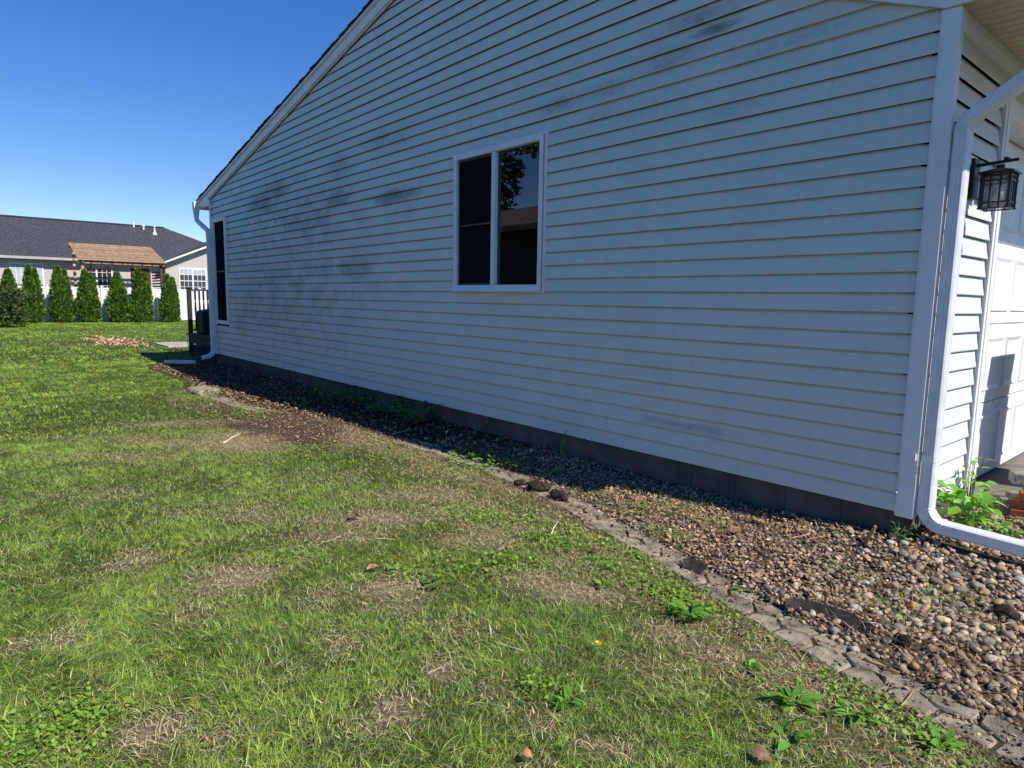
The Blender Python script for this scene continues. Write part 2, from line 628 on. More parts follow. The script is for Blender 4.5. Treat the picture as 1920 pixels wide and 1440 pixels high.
EDGE = catmull(EDGE_CTRL)
BED_LINE = np.vstack([EDGE, np.array([(-10.6, -1.42), (-11.4, -1.26), (-12.5, -1.22), (-14.0, -1.24), (-14.9, -1.12), (-15.3, -.7), (-15.5, -.1), (-15.6, .5)])])
_bx = BED_LINE[::-1, 0]
_by = BED_LINE[::-1, 1]


def bed_y(x):
    """the bed's lawn-side line as y over x"""
    return np.interp(x, _bx, _by)


def edge_gap(x, y):
    """signed distance-ish: >0 on the lawn side of the edging's middle"""
    return bed_y(x) - np.asarray(y)


def ground_z(x, y):
    x = np.asarray(x, float); y = np.asarray(y, float)
    z = 0.03 * (fbm(x * 0.35, y * 0.35, 3) - 0.5) + 0.012 * (fbm(x * 2.1, y * 2.1, 5) - 0.5)
    g = -edge_gap(x, y)
    inbed = np.clip(g / np.maximum(0.3, -bed_y(x)), 0, 1) * (x > -16.2)
    z = z + inbed * (0.065 + 0.06 * np.clip((x + 0.9) / 0.8, 0, 1))
    # soil heaped over the edging part way along
    z = z + 0.045 * np.exp(-((x + 6.1) / 1.1) ** 2 - ((y + 1.05) / 0.33) ** 2)
    return z


def on_ground(u, v, dz=0.0):
    p = G(u, v, 0.0)
    for _ in range(4):
        p = G(u, v, float(ground_z(p[0], p[1])) + dz)
    return p


def axis_lines(lo, hi, fine_lo, fine_hi, step):
    a = list(np.arange(fine_lo, fine_hi + 1e-6, step))
    s, q = step, fine_lo
    while q > lo:
        s *= 1.35
        q -= s
        a.insert(0, max(q, lo))
    s, q = step, fine_hi
    while q < hi:
        s *= 1.35
        q += s
        a.append(min(q, hi))
    return np.array(a)


def grid_sheet(name, xs, ys, zfun, mat, keep=None):
    X, Y = np.meshgrid(xs, ys)
    Z = zfun(X, Y)
    V = np.stack([X.ravel(), Y.ravel(), Z.ravel()], 1)
    nx, ny = len(xs), len(ys)
    i = np.arange(nx * ny).reshape(ny, nx)
    Q = np.stack([i[:-1, :-1], i[:-1, 1:], i[1:, 1:], i[1:, :-1]], -1).reshape(-1, 4)
    if keep is not None:
        k = keep(V[Q].mean(1))
        Q = Q[k]
    return np_mesh(name, V, None, mat, None, None, True, Q)


def lawn_z(x, y):
    far = np.clip((np.hypot(x - 1, y + 4) - 60) / 200, 0, 1)
    z = ground_z(x, y) * (1 - far)
    g = -edge_gap(x, y)
    inside = (x > -15.4) & (x < 2.6) & (g > 0.06) & (y < 6)
    return np.where(inside, z - 0.05, z)


lawn = grid_sheet('lawn', axis_lines(-900, 900, -13, 3.5, 0.06), axis_lines(-900, 900, -6, -.4, 0.06), lawn_z, LAWNM)
tag(lawn, 'sunlit green lawn running from the gravel bed back to the white fence', 'lawn', kind='structure')


def bed_z(x, y):
    g = -edge_gap(x, y)
    return ground_z(x, y) + 0.008 + 0.02 * (fbm(x * 6, y * 6, 9) - 0.5) - 0.05 * np.clip(1 - g / 0.12, 0, 1)


bed = grid_sheet('gravel_bed', np.arange(-15.6, 3.0, 0.06), np.arange(-1.9, 2.6, 0.06), bed_z, BEDM,
                 lambda c_: (-edge_gap(c_[:, 0], c_[:, 1]) > 0.0) & ((c_[:, 1] < 0.06) | (c_[:, 0] > 0.05) & (c_[:, 1] < 1.35)))
tag(bed, 'planting bed of gravel and dark mulch along the foot of the house', 'bed', kind='structure')

# ------------------------------------------------------------------ the house
house = thing('house', 'house with pale blue-grey lap siding, mildew stains and a gable end', 'house', (-7.0, 4.0, 0.0))
ROW = 0.127
XL, XR = -13.976, 0.0               # siding runs between the corner boards
SL_L, SL_R = 0.21, 0.33


def rake_left(x):
    return 3.37 + SL_L * (x + 14.12)


XP = (3.05 + SL_R * 0.0 - 3.37 - SL_L * 14.12) / (SL_L + SL_R) * 1.0
PEAKX = -5.3
PEAKZ = rake_left(PEAKX)
SLR2 = (PEAKZ - 3.06) / (0.0 - PEAKX)


def rake_right(x):
    return 3.06 + SLR2 * (0.0 - x)


def x_left_at(z):
    return XL if z < 3.40 else -14.12 + (z + 0.05 - 3.37) / SL_L - 0.45 * 0


def x_right_at(z):
    return XR if z < 3.06 else -(z - 3.06) / SLR2 + 0.02


WIN = (-4.86, -3.335, 11 * ROW, 23 * ROW)       # mid window: x0,x1,z0,z1 above siding bottom
WIN2 = (-13.90, -13.03, 5.42 * ROW, 23 * ROW)

PROFILE = [(0.0310, 0.076), (0.0098, 0.068), (0.0018, 0.0), (0.0, 0.0), (-0.0012, 0.006), (0.0046, 0.050), (0.0128, ROW - 0.020), (0.0188, ROW - 0.008), (0.0230, ROW + 0.002)]   # y inward, z


def siding_board(row, xa, xb, dy=0.0):
    z0 = row * ROW
    mb = MB()
    def xa_at(z):
        return max(xa, x_left_at(z))
    def xb_at(z):
        return min(xb, x_right_at(z))
    if xb_at(z0) - xa_at(z0) < 0.03:
        return None
    n = max(2, int((xb - xa) / 0.45) + 1)
    rows = []
    for (y, dz) in PROFILE:
        a, b_ = xa_at(z0 + dz), xb_at(z0 + dz)
        if b_ - a < 0.01:
            a = b_ = (a + b_) / 2
            b_ += 0.01
        pts = []
        for k in range(n):
            x = a + (b_ - a) * k / (n - 1)
            wob = 0.0050 * (float(vnoise(x * 0.9, row * 3.7, 21)) - 0.5)
            wz = 0.0044 * (float(vnoise(x * 0.5, row * 1.9, 23)) - 0.5)
            pts.append((x, y + dy + wob, Z0 + z0 + dz + (wz if dz < 0.05 else 0.0)))
        rows.append(pts)
    vs = [q for r_ in rows for q in r_]
    fs = []
    for i in range(len(rows) - 1):
        for k in range(n - 1):
            a = i * n + k
            fs.append((a, a + 1, a + n + 1, a + n))
    mb.add(vs, fs)
    return mb


def cut_spans(row, spans):
    for (x0, x1, z0, z1) in (WIN, WIN2):
        if row * ROW >= z0 - 0.06 and (row + 1) * ROW <= z1 + 0.03:
            out = []
            for a, b_ in spans:
                if b_ <= x0 or a >= x1:
                    out.append((a, b_))
                else:
                    if a < x0:
                        out.append((a, x0 + 0.004))
                    if b_ > x1:
                        out.append((x1 - 0.004, b_))
            spans = out
    return spans


NROWS = int((PEAKZ) / ROW) + 1
seam_known = {3: [-0.43], 2: [-1.12 + 0], 4: []}
for row in range(NROWS):
    pair = row // 2
    rs = random.Random(pair * 13 + 5)
    seams = []
    x = XR - rs.uniform(0.8, 3.4)
    while x > XL:
        seams.append(x)
        x -= 3.66 if rs.random() < .7 else rs.uniform(2.0, 3.6)
    if pair == 2:
        seams = [-0.43, -4.1, -7.7, -11.4]
    if pair == 3:
        seams = [-1.12, -4.8, -8.4, -12.1]
    xs = [XR] + seams + [XL]
    for k in range(len(xs) - 1):
        dy = 0.0 if k % 2 == 0 else 0.0016
        for (a, b_) in cut_spans(row, [(xs[k + 1] - (0.0 if k % 2 else 0.02) if xs[k + 1] > XL else XL, xs[k])]):
            if b_ - a < 0.03:
                continue
            mb = siding_board(row, a, b_, dy)
            if mb:
                build('siding_board', mb, VINYL, house, smooth=False)

# solid wall behind the boards, coloured dark to put shade into the lap gaps, with the window openings left free
mb = MB()
yb = 0.040
for (x0, x1, z0, z1) in [(-13.99, WIN2[0], 0, 3.3), (WIN2[0], WIN2[1], 0, WIN2[2]), (WIN2[0], WIN2[1], WIN2[3], 3.3), (WIN2[1], WIN[0], 0, 3.3),
                         (WIN[0], WIN[1], 0, WIN[2]), (WIN[0], WIN[1], WIN[3], 3.3), (WIN[1], -0.001, 0, 3.3)]:
    mb.box(x0, x1, yb, yb + 0.12, Z0 + z0 + .02, Z0 + z1 - (0.3 if x1 > -0.1 else 0))
build('wall_sheathing', mb, ROOMD, house)
mb = MB()
mb.prism([(-13.9, Z0 + 3.3), (-0.9, Z0 + 3.3), (PEAKX, Z0 + PEAKZ)], 'y', yb, yb + 0.12)
build('gable_sheathing', mb, ROOMD, house)

# front wall siding (faces +X), boards in sunlight
XF = 0.088


def front_board(row, ya, yb_):
    mb = MB()
    z0 = row * ROW - 0.004
    vs, n = [], 5
    for (d, dz) in PROFILE:
        for k in range(n):
            y = ya + (yb_ - ya) * k / (n - 1)
            curl = 0.004 * (k / (n - 1)) ** 6 * (1 if dz < 0.03 else 0.2)
            vs.append((XF - d + curl, y, Z0 + z0 + dz))
    fs = []
    for i in range(len(PROFILE) - 1):
        for k in range(n - 1):
            a = i * n + k
            fs.append((a, a + 1, a + n + 1, a + n))
    return mb.add(vs, fs)


for row in range(0, 23):
    build('siding_board', front_board(row, 0.045, 1.045), VINYL_F, house)
mb = MB()
mb.box(XF - 0.13, XF - 0.040, 0.02, 1.13, Z0 + .02, Z0 + 3.0)
build('front_sheathing', mb, ROOMD, house)  # dark colour here too paints the shade between laps
mb = MB()
mb.box(XF - 0.02, XF + 0.012, 0.05, 6.0, Z0 + 2.90, Z0 + 3.015)
mb.box(XF - 0.02, XF + 0.020, 0.05, 6.0, Z0 + 2.955, Z0 + 2.972)
build('frieze_board', mb, TRIM, house)

# corner boards
mb = MB()
mb.prism([(0.0, -0.016), (XF + 0.014, -0.016), (XF + 0.014, 0.05), (XF - 0.006, 0.05), (XF - 0.006, 0.004), (0.0, 0.004)], 'z', Z0 - 0.02, Z0 + 3.02)
mb.prism([(0.012, -0.021), (XF + 0.018, -0.021), (XF + 0.018, 0.042), (XF + 0.0135, 0.042), (XF + 0.0135, -0.0165), (0.012, -0.0165)], 'z', Z0 - 0.02, Z0 + 3.012)
build('corner_board', mb, TRIM, house, bevel=0.003)
mb = MB()
mb.prism([(-14.075, -0.016), (-13.972, -0.016), (-13.972, 0.004), (-14.055, 0.004), (-14.055, 0.08), (-14.075, 0.08)], 'z', Z0 - 0.02, Z0 + 3.30)
build('corner_board', mb, TRIM, house)

FOUND = simple('foundation_concrete', (0.115, 0.10, 0.085), 0.95, 0.25, 4.0, 0.4, 120, spec=0.15)
# foundation: one concrete block next to another
rs = random.Random(4)
x = XF - 0.03
first = True
while x > -14.02:
    w = 0.40
    a = max(x - w, -14.02)
    mb = MB()
    d = rs.uniform(-0.003, 0.003)
    mb.box(a + 0.0015, x - 0.0015, 0.030 + d, 0.22, -0.25, Z0 + 0.016)
    build('foundation_block', mb, FOUND, house, bevel=0.002)
    x = a
mb = MB()
mb.box(-14.0, XF - 0.05, 0.038, 0.20, -0.25, Z0 + 0.012)
build('foundation_mortar', mb, FOUND, house)
mb = MB()
mb.box(XF - 0.16, XF - 0.03, 0.222, 1.12, -0.2, Z0 - 0.006)
build('foundation_block', mb, FOUND, house)
# little white drain stub by the corner
mb = MB()
mb.tube([(-0.015, 0.0, Z0 + 0.135), (0.012, -0.045, Z0 + 0.14)], [0.006, 0.006], 8)
build('weep_tube', mb, TRIM, house)

# body of the house behind (roof support, back wall) so that light and shadow are right
mb = MB()
mb.box(-14.05, -13.95, 0.0841, 12.0, Z0, Z0 + 3.28)
build('back_wall', mb, VINYL_F, house)

# roof: shingle courses stepping up both slopes
roof = None
OVL, OVR = -14.82, 0.90
YO = -0.075
mb = MB()
TH = 0.03
zl = lambda x: rake_left(x) + 0.165
zr = lambda x: rake_right(x) + 0.165
mb.prism([(OVL, Z0 + zl(OVL)), (PEAKX, Z0 + zl(PEAKX)), (OVR, Z0 + zr(OVR)), (OVR, Z0 + zr(OVR) + TH), (PEAKX, Z0 + zl(PEAKX) + TH), (OVL, Z0 + zl(OVL) + TH)], 'y', -0.040, 12.0)
roof = build('roof', mb, TRIM, house)
rs = random.Random(2)
nc = int((PEAKX - OVL) / 0.14)
for k in range(nc + 1):
    xa = OVL - 0.03 + k * 0.14
    xb = min(xa + 0.17, PEAKX)
    mb = MB()
    j = rs.uniform(-0.012, 0.012)
    za, zb = Z0 + zl(xa) + TH + 0.011, Z0 + zl(xb) + TH + 0.002
    mb.prism([(xa, za - 0.010), (xb, zb - 0.004), (xb, zb), (xa, za + 0.003)], 'y', YO + j - 0.004, 12.0)
    build('shingle_course', mb, SHING, roof)
for k in range(int((OVR - PEAKX) / 0.14) + 1):
    xa = OVR + 0.03 - k * 0.14
    xb = max(xa - 0.17, PEAKX)
    mb = MB()
    za, zb = Z0 + zr(xa) + TH + 0.011, Z0 + zr(xb) + TH + 0.002
    mb.prism([(xa, za - 0.010), (xa, za + 0.003), (xb, zb), (xb, zb - 0.004)], 'y', -0.045, 12.0)
    build('shingle_course', mb, SHING, roof)

# rake boards
for sgn in (0, 1):
    mb = MB()
    f0 = rake_left if sgn == 0 else rake_right
    xa, xb = (-14.12, PEAKX) if sgn == 0 else (PEAKX, 0.0)
    xe = OVL + 0.06 if sgn == 0 else OVR - 0.05
    if sgn == 0:
        mb.prism([(xa, Z0 + f0(xa)), (xb, Z0 + f0(xb)), (xb, Z0 + f0(xb) + 0.128), (xe, Z0 + f0(xe) + 0.128), (xe, Z0 + f0(xe) + 0.06), (xe + 0.25, Z0 + 3.235), (-13.97, Z0 + 3.235), (-13.97, Z0 + f0(xa))], 'y', -0.034, -0.006)
    else:
        mb.prism([(xa, Z0 + f0(xa)), (0.024, Z0 + 3.022), (xe, Z0 + 3.022), (xe, Z0 + f0(xe) + 0.128), (xa, Z0 + f0(xa) + 0.128)], 'y', -0.034, -0.006)
    build('rake_board', mb, TRIM, house)
    mb = MB()
    x1, x2 = (xe - 0.02, PEAKX) if sgn == 0 else (PEAKX, xe + .02)
    mb.prism([(x1, Z0 + f0(x1) + 0.1285), (x2, Z0 + f0(x2) + 0.1285), (x2, Z0 + f0(x2) + 0.163), (x1, Z0 + f0(x1) + 0.163)], 'y', -0.058, -0.004)
    build('rake_moulding', mb, TRIM, house)
# trim strip where the siding meets the rake
mb = MB()
mb.prism([(-14.0, Z0 + rake_left(-14.0) - 0.022), (PEAKX, Z0 + rake_left(PEAKX) - 0.022), (PEAKX, Z0 + rake_left(PEAKX) - 0.001), (-14.0, Z0 + rake_left(-14.0) - 0.001)], 'y', -0.012, 0.004)
build('channel_strip', mb, TRIM, house)
# back eave: boxed end, fascia, gutter with its end cap
mb = MB()
mb.box(OVL + 0.07, -13.98, -0.0055, 12.0, Z0 + 3.225, Z0 + 3.24)
build('soffit', mb, SOFFIT, house)
mb = MB()
mb.box(OVL + 0.03, OVL + 0.058, -0.03, 12.0, Z0 + 3.22, Z0 + 3.38)
build('fascia', mb, TRIM, house)
gx = OVL + 0.03
gut = [(gx - .003, Z0 + 3.37), (gx - .003, Z0 + 3.25), (gx - .085, Z0 + 3.25), (gx - .11, Z0 + 3.31), (gx - .125, Z0 + 3.33), (gx - .125, Z0 + 3.37)]
mb = MB()
mb.prism(gut, 'y', -0.10, 12.0)
build('gutter', mb, METALW, house)

# front eave: soffit of ribbed vented panels, fascia, gutter
sof = MB()
sof.box(XF + 0.013, 0.85, -0.0055, 8.0, Z0 + 3.024, Z0 + 3.036)
soffit = build('soffit', sof, SOFFIT, house)
y = 0.0
while y < 3.2:
    mb = MB()
    mb.prism([(y + 0.004, Z0 + 3.0235), (y + 0.012, Z0 + 3.0165), (y + 0.092, Z0 + 3.0165), (y + 0.10, Z0 + 3.0235)], 'x', XF + 0.014, 0.848)
    build('soffit_panel', mb, SOFFIT, soffit)
    y += 0.104
mb = MB()
mb.box(0.85, 0.877, -0.006, 8.0, Z0 + 3.0, Z0 + 3.17)
build('fascia', mb, TRIM, house)
gx = 0.877
mb = MB()
mb.prism([(gx + .003, Z0 + 3.15), (gx + .003, Z0 + 3.03), (gx + .085, Z0 + 3.03), (gx + .11, Z0 + 3.09), (gx + .125, Z0 + 3.11), (gx + .125, Z0 + 3.15)][::-1], 'y', 0.0, 8.0)
build('gutter', mb, METALW, house)


# windows
def picture_frame(mb, x0, x1, z0, z1, w, y0, y1, wb=None):
    wb = wb or w
    mb.box(x0, x0 + w, y0, y1, z0, z1)
    mb.box(x1 - w, x1, y0, y1, z0, z1)
    mb.box(x0 + w, x1 - w, y0, y1, z1 - w, z1)
    mb.box(x0 + w, x1 - w, y0, y1, z0, z0 + wb)


x0, x1, z0, z1 = WIN
z0 += Z0; z1 += Z0
win = MB()
picture_frame(win, x0 + .012, x1 - .03, z0 + .006, z1 - .006, 0.052, -0.024, 0.06, 0.062)
window = build('window', win, TRIM, house, bevel=0.003)
window['label'] = 'white two-pane slider window with one side screened'
mb = MB()
picture_frame(mb, x0 - .006, x1 + .012, z0 - .014, z1 + .008, 0.017, -0.020, 0.012)
build('trim_channel', mb, TRIM, window)
mb = MB()
mb.prism([(-0.05, z0 - 0.002), (-0.046, z0 + 0.008), (-0.0245, z0 + 0.052), (-0.0245, z0 - 0.002)], 'x', x0 + .02, x1 - .04)
build('sill', mb, TRIM, window)
xm = x0 + 0.715
mb = MB()
mb.box(xm - 0.030, xm + 0.030, -0.012, 0.05, z0 + .07, z1 - .06)
build('meeting_stile', mb, TRIM, window)
mb = MB()
mb.box(xm + 0.03, x1 - 0.083, 0.030, 0.034, z0 + .07, z1 - .06)
pane = build('glass_pane', mb, GLASS, window)
mb = MB()
picture_frame(mb, x0 + .066, xm - .031, z0 + .07, z1 - .06, 0.022, 0.006, 0.020)
mb.box(x0 + .088, xm - .053, 0.004, 0.018, (z0 + z1) / 2 - .035, (z0 + z1) / 2 - .019)
build('screen_frame', mb, simple('bronze_frame', (0.05, 0.045, 0.042), .5, .1, 8), window)
mb = MB()
mb.box(x0 + .07, xm - .033, 0.022, 0.025, z0 + .072, z1 - .062)
build('insect_screen', mb, DARKS, window)
mb = MB()       # dark room and a pale curtain behind the glass
mb.add([(x0, 1.6, z0 - .4), (x1, 1.6, z0 - .4), (x1, 1.6, z1 + .3), (x0, 1.6, z1 + .3), (x0, .15, z0 - .4), (x1, .15, z0 - .4), (x1, .15, z1 + .3), (x0, .15, z1 + .3)],
       [(0, 1, 2, 3), (4, 0, 3, 7), (5, 1, 2, 6), (4, 5, 1, 0), (7, 6, 2, 3)])
build('room_lining', mb, ROOMD, window)
mb = MB()
vs, fs = [], []
for k in range(15):
    xx = xm + 0.03 + k * 0.007
    yy = 0.20 + 0.012 * math.sin(k * 1.9)
    vs += [(xx, yy, z0 - .1), (xx, yy, z1 + .05)]
for k in range(14):
    fs.append((2 * k, 2 * k + 2, 2 * k + 3, 2 * k + 1))
mb.add(vs, fs)
build('curtain', mb, CURT, window, smooth=True)

x0, x1, z0, z1 = WIN2
z0 += Z0; z1 += Z0
w2 = MB()
picture_frame(w2, x0 + .01, x1 - .02, z0 + .006, z1 - .006, 0.06, -0.022, 0.06)
window2 = build('window', w2, TRIM, house)
window2['label'] = 'tall narrow dark screened window next to the far corner'
mb = MB()
picture_frame(mb, x0 - .004, x1 + .012, z0 - .012, z1 + .008, 0.017, -0.019, 0.012)
build('trim_channel', mb, TRIM, window2)
mb = MB()
mb.box(x0 + .07, x1 - .08, 0.016, 0.02, z0 + .066, z1 - .066)
build('insect_screen', mb, DARKS, window2)
mb = MB()
mb.box(x0 + .07, x1 - .08, 0.008, 0.0155, (z0 + z1) / 2 - .01, (z0 + z1) / 2 + .012)
build('meeting_rail', mb, simple('bronze_rail', (0.09, 0.09, 0.095), .5, .1, 8), window2)

# garage door and its casing
gd = MB()
gd.box(-0.16, -0.0745, 1.16, 6.0, Z0 - .14, Z0 + 2.62)
gdoor = build('garage_door', gd, DOORW, house)
for r_ in range(4):
    za = Z0 - .135 + r_ * 0.655
    mb = MB()
    mb.box(-0.074, -0.058, 1.18, 5.98, za + .006, za + .649)
    sec = build('door_section', mb, DOORW, gdoor, bevel=0.004)
    for k in range(4):
        ya = 1.30 + k * 1.16
        for (i0, i1) in ((0, 0.5), (0.56, 1.06)):
            mb = MB()
            y0_, y1_ = ya + i0, ya + i1
            z0_, z1_ = za + .10, za + .55
            e = 0.045
            # raised panel: sloping border down to a flat field
            vs = [(-0.0575, y0_, z0_), (-0.0575, y1_, z0_), (-0.0575, y1_, z1_), (-0.0575, y0_, z1_),
                  (-0.045, y0_ + .012, z0_ + .012), (-0.045, y1_ - .012, z0_ + .012), (-0.045, y1_ - .012, z1_ - .012), (-0.045, y0_ + .012, z1_ - .012),
                  (-0.056, y0_ + e, z0_ + e), (-0.056, y1_ - e, z0_ + e), (-0.056, y1_ - e, z1_ - e), (-0.056, y0_ + e, z1_ - e)]
            fs = []
            for b0 in (0, 4):
                for i in range(4):
                    fs.append((b0 + i, b0 + (i + 1) % 4, b0 + 4 + (i + 1) % 4, b0 + 4 + i))
            fs.append((8, 9, 10, 11))
            mb.add(vs, fs)
            build('raised_panel', mb, DOORW, sec)
mb = MB()
mb.box(-0.057, -0.035, 3.30, 3.42, Z0 + 1.15, Z0 + 1.19)
build('pull_handle', mb, BLACKM, gdoor)
mb = MB()
mb.box(-0.13, XF + 0.018, 1.062, 1.155, Z0 - .15, Z0 + 2.76)
mb.box(-0.13, XF + 0.026, 1.10, 1.162, Z0 - .15, Z0 + 2.755)
build('door_casing', mb, TRIM, house, bevel=0.003)
mb = MB()
mb.box(-0.13, XF + 0.018, 1.163, 6.0, Z0 + 2.63, Z0 + 2.76)
build('door_casing', mb, TRIM, house, bevel=0.003)
mb = MB()
mb.box(-0.13, XF - 0.02, 1.0, 6.0, Z0 + 2.765, Z0 + 3.0)
build('front_header', mb, VINYL_F, house)

# downspouts
def spout_profile(a, c, grooves=3):
    """ribbed rectangular pipe: a along the path plane's normal, c across"""
    pts = []
    r_ = 0.010
    def side(p, q, inward, n):
        out = [p]
        for k in range(n):
            for t, d in ((0.28, 0), (0.38, 1), (0.62, 1), (0.72, 0)):
                s = (k + t) / n
                out.append((p[0] + (q[0] - p[0]) * s + inward[0] * 0.0035 * d, p[1] + (q[1] - p[1]) * s + inward[1] * 0.0035 * d))
        out.append(q)
        return out
    ha, hc = a / 2, c / 2
    pts += side((-ha + r_, -hc), (ha - r_, -hc), (0, 1), grooves)
    pts += side((ha, -hc + r_), (ha, hc - r_), (-1, 0), grooves)
    pts += side((ha - r_, hc), (-ha + r_, hc), (0, -1), grooves)
    pts += side((-ha, hc - r_), (-ha, -hc + r_), (1, 0), grooves)
    return pts


def arc(c, r_, a0, a1, n, plane='xz', other=0.0):
    out = []
    for k in range(n + 1):
        t = a0 + (a1 - a0) * k / n
        p, q = c[0] + r_ * math.cos(t), c[1] + r_ * math.sin(t)
        out.append((p, other, q) if plane == 'xz' else (other, p, q))
    return out


def ribs(n):
    return [1.0 + (0.06 if k % 2 else -0.01) for k in range(n)]


DX, DY = 0.155, 0.048          # centre of the front pipe
PR = spout_profile(0.100, 0.076)
mb = MB()
mb.sweep(PR, [(DX, DY, Z0 + 2.33), (DX, DY, Z0 + 0.12)], (0, 1, 0))
ds = build('downspout', mb, METALW, house)
ds['label'] = 'white ribbed downspout on the sunlit front corner'
mb = MB()
cx, cz, rr = DX + 0.105, Z0 + 2.32, 0.105
el = [(DX, DY, Z0 + 2.25), (DX, DY, Z0 + 2.32)] + arc((cx, cz), rr, math.pi, math.pi - R(56), 12, 'xz', DY)[1:]
mb.sweep([(a * 1.03, c_ * 1.03) for a, c_ in PR], el, (0, 1, 0), [1.0, 1.0] + ribs(12))
build('elbow', mb, METALW, ds)
e0 = Vector(el[-1])
dirn = Vector((math.sin(R(56)), 0, math.cos(R(56))))
mb = MB()
mb.sweep(PR, [e0 - dirn * 0.03, e0 + dirn * 0.62], (0, 1, 0))
build('offset_pipe', mb, METALW, ds)
mb = MB()
cx, cz, rr = DX + 0.115, Z0 + 0.072, 0.115
el = [(DX, DY, Z0 + 0.20), (DX, DY, Z0 + 0.085)] + arc((cx, cz), rr, math.pi, math.pi * 1.5 - R(4), 14, 'xz', DY)
mb.sweep([(a * 1.035, c_ * 1.035) for a, c_ in PR], el, (0, 1, 0), [1.0, 1.0] + ribs(15))
build('elbow', mb, METALW, ds)
e0 = Vector(el[-1])
mb = MB()
mb.sweep([(a * 0.98, c_ * 1.0) for a, c_ in PR], [e0 + Vector((-0.02, 0, 0)), e0 + Vector((1.7, 0.0, -0.05))], (0, 1, 0))
build('ground_extension', mb, METALW, ds)
for zz in (0.36, 2.14):
    mb = MB()
    mb.sweep([(a * 1.05, c_ * 1.07) for a, c_ in spout_profile(0.100, 0.076, 1)], [(DX, DY, Z0 + zz), (DX, DY, Z0 + zz + .04)], (0, 1, 0))
    mb.box(XF + .002, XF + .008, DY - .085, DY + .085, Z0 + zz, Z0 + zz + .04)
    build('strap', mb, METALW, ds)

BX, BY = -14.03, -0.062
PR2 = spout_profile(0.085, 0.078)
mb = MB()
mb.sweep(PR2, [(BX, BY, Z0 + 2.62), (BX, BY, Z0 + 0.16)], (0, 1, 0))
ds2 = build('downspout', mb, METALW, house)
ds2['label'] = 'shaded white downspout at the far corner under the gutter end'
mb = MB()
gxo = OVL - 0.045
pth = [(gxo, BY, Z0 + 3.27), (gxo, BY, Z0 + 3.10)] + arc((gxo + .14, Z0 + 3.08), .14, math.pi, math.pi + R(52), 7, 'xz', BY)
q = Vector(pth[-1])
end = arc((BX - .14, Z0 + 2.60), .14, R(52), 0, 7, 'xz', BY)
mb.sweep([(a * 1.02, c_ * 1.02) for a, c_ in PR2], pth + end + [(BX, BY, Z0 + 2.54)], (0, 1, 0))
build('elbow', mb, METALW, ds2)
mb = MB()      # funnel outlet under the gutter end
mb.add([(gxo - .075, BY - .06, Z0 + 3.39), (gxo + .075, BY - .06, Z0 + 3.39), (gxo + .075, BY + .06, Z0 + 3.39), (gxo - .075, BY + .06, Z0 + 3.39),
        (gxo - .075, BY - .06, Z0 + 3.27), (gxo + .075, BY - .06, Z0 + 3.27), (gxo + .075, BY + .06, Z0 + 3.27), (gxo - .075, BY + .06, Z0 + 3.27),
        (gxo - .042, BY - .044, Z0 + 3.05), (gxo + .042, BY - .044, Z0 + 3.05), (gxo + .042, BY + .044, Z0 + 3.05), (gxo - .042, BY + .044, Z0 + 3.05)],
       [(0, 1, 2, 3)] + [(i + b0, (i + 1) % 4 + b0, (i + 1) % 4 + 4 + b0, i + 4 + b0) for b0 in (0, 4) for i in range(4)])
build('outlet_box', mb, METALW, ds2)
mb = MB()
pth = [(BX, BY, Z0 + 0.24), (BX, BY, Z0 + 0.10)] + arc((BY - .15, Z0 + .08), .15, 0, -R(80), 10, 'yz', BX)
mb.sweep([(c_ * 1.04, a * 1.04) for a, c_ in PR2], pth + [(BX, pth[-1][1] - .12, pth[-1][2] - .02)], (1, 0, 0), [1, 1] + ribs(11) + [1])
build('elbow', mb, METALW, ds2)
mb = MB()
a_, b__ = Vector((BX - .02, BY - .40, 0.10)), Vector((-14.85, -.86, 0.055))
mb.sweep([(c_, a) for a, c_ in PR2], [a_, b__], (b__ - a_).cross(Vector((0, 0, 1))))
build('ground_extension', mb, METALW, ds2)

# ------------------------------------------------------------------ wall lantern
lx, ly, lz = 0.30, 0.50, Z0 + 2.06
LY = 0.46
lan = thing('wall_lantern', 'black craftsman wall lantern with glass panes beside the garage door', 'lantern', (XF + .01, LY, Z0 + 2.05))
mb = MB()
mb.box(XF + .0005, XF + .018, LY - .09, LY + .09, Z0 + 1.96, Z0 + 2.26)
build('mounting_block', mb, TRIM, lan, bevel=.004)
mb = MB()
mb.box(XF + .0185, XF + .045, LY - .058, LY + .058, Z0 + 1.99, Z0 + 2.235)
build('back_plate', mb, BLACKM, lan, bevel=.004)
cx_, w_ = XF + 0.165, 0.072
mb = MB()
mb.bar((XF + .04, LY, Z0 + 2.195), (cx_ + .09, LY, Z0 + 2.205), .018, .018)
mb.box(cx_ - .02, cx_ + .02, LY - .014, LY + .014, Z0 + 2.150, Z0 + 2.185)
mb.bar((cx_ + .03, LY - .03, Z0 + 2.215), (cx_ + .03, LY + .03, Z0 + 2.215), .022, .016)
build('arm', mb, BLACKM, lan)
mb = MB()
zt = Z0 + 2.125
